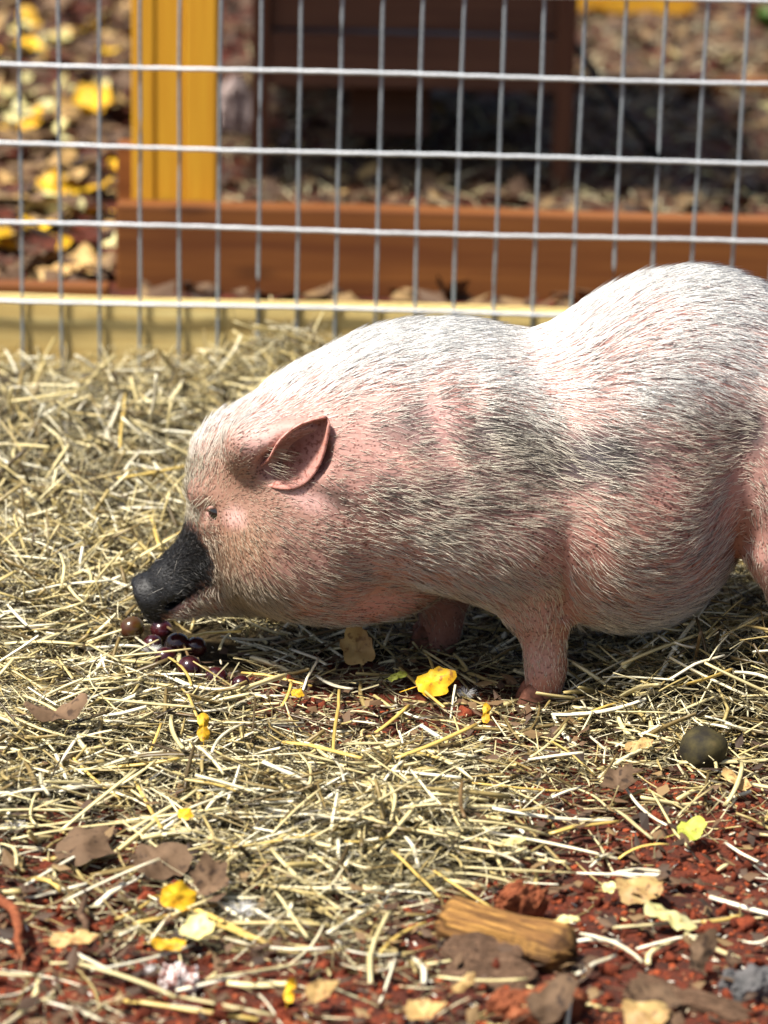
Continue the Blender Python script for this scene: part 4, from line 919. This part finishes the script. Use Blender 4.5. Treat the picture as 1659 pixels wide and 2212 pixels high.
LEAVES = [(770, 1418, 100, 'leaf_tan', 'large ragged tan yellow leaf under the jaw of the pig', 1, (0.9, 0.1, 1.9)), (930, 1482, 88, 'leaf_yellow', 'bright yellow torn leaf in front of the far foreleg', 1, (0.7, 0, 0.4)), (1050, 1546, 42, 'leaf_yellow', 'small bright yellow leaf left of the near front hoof', 0, (1.0, 0, 1.5)),
 (440, 1578, 62, 'leaf_yellow', 'upright yellow spotted leaf stuck in hay below the grapes', 0, (1.1, 0.2, 1.6)), (397, 1762, 36, 'leaf_yellow', 'small golden leaf on the bare soil beside long white straw', 1, (0.8, 0, 0)), (1487, 1800, 66, 'leaf_green', 'yellowish green leaf on red soil below the round husk', 1, (0.8, -0.2, 0.3)),
 (1372, 1922, 110, 'leaf_tan', 'pale tan leaf with holes right of the red bark', 1, (0.4, 0, 0.2)), (1448, 1980, 112, 'leaf_pale', 'pale yellow leaf lying flat beyond the split log', 0, (0.35, 0.25, -0.3)), (1225, 1986, 52, 'leaf_pale', 'small cream leaf touching the far end of the log', 0, (0.4, 0, 0.3)), (1312, 1920, 34, 'leaf_pale', 'little pale yellow leaf beside the tan leaf', 1, (0.6, 0, 0)),
 (380, 1942, 86, 'leaf_yellow', 'curled yellow brown leaf beside dark brown leaves', 1, (0.7, 0.5, 0.3)), (365, 2045, 70, 'leaf_yellow', 'yellow leaf half under a tuft of hay near the speckled pebble', 0, (0.6, 0, 0)), (158, 2030, 92, 'leaf_tan', 'long tan leaf lying on red soil beside the twig', 0, (0.4, 0, 0.2)), (420, 2018, 80, 'leaf_pale', 'pale yellow leaf under a tuft of hay', 1, (0.3, 0, 1.0)),
 (626, 2145, 52, 'leaf_yellow', 'upright bright yellow leaf beside an orange tan leaf', 0, (1.0, 0.2, 1.4)), (684, 2150, 66, 'leaf_tan', 'orange tan crumpled leaf beside an upright yellow leaf', 1, (0.7, 0, 0.4)), (330, 1865, 120, 'leaf_brown', 'dark brown crumpled leaf in the bare soil patch', 1, (0.5, 0.2, 0)), (180, 1825, 150, 'leaf_brown', 'wide flat dark brown leaf below the pale straw', 1, (0.2, 0, 1.0)),
 (455, 1915, 110, 'leaf_brown', 'dark brown leaf under the edge of the hay tuft', 1, (0.4, 0, 2)), (120, 1545, 130, 'leaf_brown', 'brown leaf half buried in hay on the left', 0, (0.3, 0, 0.2)), (1400, 2160, 120, 'leaf_brown', 'curled brown leaf on soil below the pale yellow leaf', 1, (0.5, 0.3, 0)), (1385, 2190, 110, 'leaf_tan', 'light brown leaf on soil beside the curled brown leaf', 1, (0.4, 0, 0)), (1510, 2080, 120, 'leaf_brown', 'narrow folded brown leaf under white straw', 0, (0.6, 0.5, 1.2)),
 (1330, 1700, 90, 'leaf_brown', 'brown leaf under bent straw right of the hay tuft', 1, (0.3, 0, 1)), (1180, 2180, 120, 'leaf_brown', 'large crumpled brown leaf in front of the bark slab', 1, (0.5, 0, 0.6)), (905, 2190, 80, 'leaf_tan', 'tan leaf in front of the bark slab', 1, (0.4, 0, 0)), (1000, 2130, 60, 'leaf_tan', 'small tan leaf against the bark slab', 0, (0.5, 0, 0.8)), (1380, 1612, 60, 'leaf_tan', 'orange tan leaf in hay right of the near hoof', 0, (0.6, 0, 0.4)),
 (1590, 1690, 70, 'leaf_tan', 'orange brown leaf beside the round husk', 0, (0.5, 0, 2.4)), (640, 1500, 30, 'leaf_yellow', 'tiny orange leaf below the yellow straw under the jaw', 1, (0.6, 0, 0)), (1110, 1815, 56, 'leaf_pale', 'small cream leaf below a long bent straw', 0, (0.3, 0, 0.4)), (860, 1462, 40, 'leaf_green', 'small green tinged leaf beside the large ragged leaf', 0, (0.7, 0, 0.4))]
for (px, py, wpx, mat, lab, lob, rot) in LEAVES:
    p = ground_hit(px, py, 0.016); d = np.linalg.norm(p - CAM); o = put_leaf(p, wpx / FPX * d * 1.05, mat, lab, None, bool(lob)); o.rotation_mode = 'ZYX'; o.rotation_euler = rot; o.location.z += 0.35 * math.sin(abs(rot[0])) * o.scale[0] * 0.02
# leaf litter behind the fence, leaf by leaf
LN = {'leaf_pale': 'out of focus pale cream', 'leaf_yellow': 'out of focus bright yellow', 'leaf_tan': 'out of focus light tan', 'leaf_brown': 'out of focus dark brown', 'leaf_green': 'out of focus green'}
def litter(n, xr, yr, mats, label, group, s0=0.05, s1=0.11):
    k = 0
    while k < n:
        px, py = random.uniform(*xr), random.uniform(*yr); p = PG(px, py)
        if p[1] < FENCE_Y + 0.07: continue
        put_leaf((p[0], p[1], float(soil_z(p[0], p[1])) + 0.012), random.uniform(s0, s1), (mt := random.choice(mats)), LN[mt] + ' ' + label, LN[mt] + ' ' + group, random.random() < 0.7, 0.55); k += 1
litter(70, (-60, 285), (0, 560), ['leaf_pale', 'leaf_yellow', 'leaf_tan', 'leaf_pale'], 'leaf on the litter left of the amber post', 'leaves left of the post', 0.05, 0.12)
litter(75, (-60, 285), (0, 620), ['leaf_brown', 'leaf_brown', 'leaf_tan'], 'leaf on the litter left of the amber post', 'leaves left of the post')
litter(75, (1245, 1700), (20, 440), ['leaf_tan', 'leaf_brown', 'leaf_brown', 'leaf_brown', 'leaf_pale'], 'leaf on the ground right of the hutch', 'leaves right of the hutch', 0.02, 0.055)
litter(26, (480, 1250), (205, 440), ['leaf_tan', 'leaf_brown', 'leaf_pale'], 'leaf on the shaded ground under the hutch', 'leaves under the hutch', 0.03, 0.06)
litter(14, (60, 1200), (630, 655), ['leaf_brown', 'leaf_brown', 'leaf_yellow'], 'leaf caught between the brown beam and the pale board', 'leaves between beam and board', 0.02, 0.035)
# uncountable brown litter and old straw on the ground beyond
def far_litter(N, xr, yr, L0, L1, w0, w1, seed):
    g = np.random.default_rng(seed); X = g.uniform(*xr, N); Y = g.uniform(*yr, N); az = g.uniform(0, 6.28, N); L = g.uniform(L0, L1, N) / 2; W = g.uniform(w0, w1, N) / 2; el = g.normal(0, 0.3, N); Z = soil_z(X, Y) + g.uniform(0.004, 0.022, N)
    D = np.stack([np.cos(az) * np.cos(el), np.sin(az) * np.cos(el), np.sin(el)], -1); Sd = np.stack([-np.sin(az), np.cos(az), g.normal(0, .4, N)], -1); P = np.stack([X, Y, Z], -1); U = np.array([0, 0, 0.25])
    VV = np.stack([P - D * L[:, None], P + Sd * W[:, None] - U * W[:, None], P + D * L[:, None], P - Sd * W[:, None] - U * W[:, None]], 1); b = (np.arange(N) * 4)[:, None]
    return VV.reshape(-1, 3), np.concatenate([b + np.array([0, 1, 2]), b + np.array([0, 2, 3])])
M['litter'] = isl('brown_litter', [(0, (0.030, 0.018, 0.012)), (0.4, (0.075, 0.042, 0.024)), (0.75, (0.12, 0.068, 0.034)), (1, (0.22, 0.14, 0.06))], 0.7, 0.3)
v, f = far_litter(9000, (-1.6, 1.9), (FENCE_Y + 0.06, 6.6), 0.03, 0.09, 0.015, 0.05, 11)
link('leaf_litter', big_mesh('leaf_litter', v, [f]), M['litter'], label='brown leaf litter covering the ground beyond the fence', cat='leaf litter', kind='stuff')
v, f = far_litter(7000, (-0.35, 1.4), (by + 0.08, 5.0), 0.03, 0.12, 0.002, 0.005, 12)
link('old_straw', big_mesh('old_straw', v, [f]), M['hay'], label='old straw thinly strewn under and beside the hutch', cat='straw', kind='stuff')

v, f = far_litter(2600, (-0.62, 0.62), (-0.82, 0.02), 0.006, 0.024, 0.004, 0.014, 21)
v[:, 2] -= 0.005
link('soil_litter', big_mesh('soil_litter', v, [f]), M['litter'], label='dark brown leaf crumbs and bark flakes on the bare soil', cat='leaf litter', kind='stuff')
# ------------------------------------------------------------------ grapes
bunch = []
for i, (px, py, r_, mt) in enumerate([(285, 1357, 27, 'grape2'), (350, 1362, 26, 'grape'), (383, 1391, 27, 'grape'), (424, 1397, 24, 'grape'), (357, 1420, 24, 'grape'), (410, 1442, 27, 'grape'), (468, 1464, 25, 'grape'), (520, 1478, 20, 'grape'), (330, 1392, 23, 'grape')]):
    rr = r_ / SC * 0.97; z = rr + 0.002 + (0.006 if i in (2, 5) else 0)
    p = PG(px, py, z); p[2] = max(z, float(top_z(p[0], p[1])[0]) * 0.75 + rr * 0.95); p = PG(px, py, p[2])
    V_, F_ = uv((0, 0, 0), rr, 20, 14, (1.06, 1.0, 0.96)); 
    g_ = link('grape', mesh('grape', V_, F_), M[mt], loc=p)
    g_['label'] = 'greenish red grape lying apart from the others by the snout' if mt == 'grape2' else 'dark red glossy grape in the hay under the snout'; g_['category'] = 'grape'; g_['group'] = 'grapes by the snout'
    if mt == 'grape2': del g_['group']
    g_.rotation_euler = (random.uniform(-.5, .5), random.uniform(-.5, .5), random.uniform(0, 6)); bunch.append(p)
V_, F_ = tube([bunch[1] + np.array([0, .008, .004]), bunch[2] + np.array([.002, .012, .004]), bunch[5] + np.array([0, .013, 0]), bunch[6] + np.array([0, .012, .002])], [0.0012, 0.0015, 0.0013, 0.001], 6)
link('vine_twig', mesh('vine_twig', V_, F_), M['stem'], label='thin woody vine twig running behind the dark grapes', cat='twig')

# ------------------------------------------------------------------ odd pieces in the foreground
def placed(o, px, py, z, size=None):
    p = ground_hit(px, py, 0); o.location = (p[0], p[1], p[2] + z); return o
o = link('walnut_husk', rock_mesh('walnut_husk', 0.0215, 5, 3, 0.10, (1, 1, 0.96)), M['walnut'], label='round mossy olive brown husk ball half under straw', cat='husk'); p = PG(1520, 1620, 0.016); o.location = p
# split log: a fibrous, cracked splinter
def log_mesh(L, ry, rz, nx=40, na=30):
    V, F = [], []
    for i in range(nx):
        x = (i / (nx - 1) - 0.5) * L; env = min(1, (0.5 - abs(i / (nx - 1) - 0.5)) * 9 + 0.35)
        for k in range(na):
            a = 2 * math.pi * k / na; c, s_ = math.cos(a), math.sin(a)
            fib = float(vnoise(np.array(a * 6.0), np.array(x * 18 + 3))) - 0.5; crk = float(vnoise(np.array(a * 14.0 + 9), np.array(x * 30))) - 0.5; big = float(vnoise(np.array(a * 1.6), np.array(x * 22 + 30))) - 0.5
            k_ = (1 + 0.35 * fib + 0.22 * crk + 0.35 * big) * env; e = 0.012 * (float(vnoise(np.array(a * 5.0 + 40), np.array(1.5))) - 0.5) * (abs(x) > 0.4 * L)
            V.append((x + e, ry * k_ * math.copysign(abs(c) ** 0.75, c), rz * k_ * math.copysign(abs(s_) ** 0.75, s_)))
    for i in range(nx - 1):
        for k in range(na): F.append((i * na + k, (i + 1) * na + k, (i + 1) * na + (k + 1) % na, i * na + (k + 1) % na))
    F.append(tuple(range(na))); F.append(tuple(range((nx - 1) * na + na - 1, (nx - 1) * na - 1, -1)))
    return mesh('split_log', V, F, True)
a = PG(952, 1990, 0.01); b = PG(1235, 2066, 0.01); LL = float(np.linalg.norm(b - a))
o = link('split_log', log_mesh(LL, 0.019, 0.013), M['log'], label='weathered splinter of log with orange yellow wood on red soil', cat='log')
o.location = (a + b) / 2 + np.array([0, 0, 0.003]); o.rotation_euler = (R(25), 0, math.atan2(b[1] - a[1], b[0] - a[0]))
def slab(name, px, py, sx, sy, sz, mat, label, cat, rz=0, seed=1, tilt=(0.1, 0.05)):
    bm = bmesh.new(); bmesh.ops.create_icosphere(bm, subdivisions=5, radius=1.0); g = random.Random(seed); ph = [g.uniform(0, 6) for _ in range(6)]
    for v in bm.verts:
        n = v.co.normalized(); q = max(abs(n.x), abs(n.y), abs(n.z)) ** 0.75; n = n / q
        k = 1 + 0.14 * math.sin(4 * n.x + ph[0]) + 0.10 * math.sin(6 * n.y + ph[1]) + 0.06 * math.sin(13 * n.x + 9 * n.y + ph[2]) + 0.16 * float(fbm(np.array(n.x * 4 + n.z * 2 + seed), np.array(n.y * 4 + n.z * 3), 4)); v.co = Vector((n.x * sx * k, n.y * sy * k, n.z * sz * (1 + 0.2 * math.sin(5 * n.x + ph[3]) + 0.9 * float(fbm(np.array(n.x * 5 + seed), np.array(n.y * 9), 3)))))
    o = link(name, bm_done(bm, name, True), M[mat], label=label, cat=cat); p = PG(px, py, sz); o.location = (p[0], p[1], float(soil_z(p[0], p[1])) + sz * 0.7); o.rotation_euler = (*tilt, rz); return o
slab('bark_slab', 1058, 2093, 0.036, 0.034, 0.006, 'bark', 'flat dark brown bark slab in front of the split log', 'bark', 0.1, 3, (0.25, 0.05))
slab('red_bark', 1122, 1948, 0.020, 0.010, 0.016, 'redbark', 'upright reddish brown bark chunk behind the split log', 'bark', 0.4, 8, (0.2, 0.4))
slab('bark_strip', 1480, 2160, 0.042, 0.012, 0.006, 'bark', 'long grey brown bark strip on the bare red soil', 'bark', -0.4, 5)
slab('dark_stone', 1632, 2118, 0.020, 0.016, 0.011, 'stone', 'angular dark grey stone on the bare red soil', 'stone', 0.4, 6)
slab('bark_curl', 1160, 2175, 0.036, 0.016, 0.010, 'redbark', 'pinkish brown curl of bark in front of the bark slab', 'bark', 0.5, 9)
slab('speckled_pebble', 385, 2106, 0.013, 0.011, 0.009, 'speckle', 'white speckled round pebble on red soil', 'pebble', 0, 10)
slab('pale_rock', 500, 235, 0.045, 0.04, 0.05, 'palestone', 'out of focus pale pinkish rock beside the amber post', 'rock', 0, 12).location = (*PG(505, 290)[:2], 0.045)
pts = [PG(-20, 1930, 0.012), PG(30, 1965, 0.016), PG(42, 2010, 0.014), PG(36, 2030, 0.010), PG(52, 2075, 0.006)]
V_, F_ = tube(pts, [0.004, 0.0042, 0.0036, 0.003, 0.0022], 8); link('twig', mesh('twig', V_, F_), M['redbark'], label='bent orange brown twig on soil at the edge of the hay', cat='twig')
pts = [PG(190, 1925, 0.006), PG(172, 1975, 0.010), PG(186, 1995, 0.007), PG(184, 2030, 0.004)]
V_, F_ = tube(pts, [0.002, 0.003, 0.003, 0.0015], 8); link('twig', mesh('twig', V_, F_), M['bark'], label='short crooked grey twig beside the long tan leaf', cat='twig')
def feather(px, py, n, L, label, up=0.5):
    p = ground_hit(px, py, 0.003); a = rng.uniform(0, 6.28, n); e = rng.uniform(0.1, 1.1, n) * up
    T_ = np.stack([np.cos(a) * np.cos(e), np.sin(a) * np.cos(e), np.sin(e)], -1); N_ = np.tile([0, 0, 1.0], (n, 1)); N_ = N_ - T_ * (N_ * T_).sum(1)[:, None]; N_ /= np.linalg.norm(N_, axis=1)[:, None]
    vv, q4, t3, cc = strands(np.zeros((n, 3)), T_, N_, L * rng.uniform(0.5, 1.1, n), rng.uniform(-0.2, 0.2, n), 0.00016, np.ones((n, 3)))
    link('down_feather', big_mesh('down_feather', vv, [q4, t3]), M['down'], label=label, cat='feather', loc=p)
feather(1005, 1500, 160, 0.013, 'fluffy white down feather beside the torn yellow leaf'); feather(325, 1412, 150, 0.014, 'greyish white down feather among the grapes', 1.0)
feather(520, 1968, 140, 0.017, 'white wispy down feather under the hay tuft'); feather(320, 2098, 90, 0.010, 'small white down feather left of the speckled pebble'); feather(30, 1790, 120, 0.012, 'grey white down feather under the pale straw on the left')
# green weed far at the back
wd = link('weed', None, label='small green weed far behind on the right', cat='weed', loc=tuple(PG(1660, 75)))
for i in range(14):
    a = i * 2.4; L = random.uniform(0.08, 0.15); el = random.uniform(0.4, 1.2); d = np.array([math.cos(a) * math.cos(el), math.sin(a) * math.cos(el), math.sin(el)]); sd_ = np.array([-math.sin(a), math.cos(a), 0]) * 0.018
    link('leaf', mesh('leaf', [d * 0, d * L * .5 + sd_ + (0, 0, .01), d * L - np.array([0, 0, .03]), d * L * .5 - sd_ + (0, 0, .01), d * L * .5 - np.array([0, 0, .004])], [(0, 1, 4), (1, 2, 4), (2, 3, 4), (3, 0, 4)]), M['weed'], parent=wd)
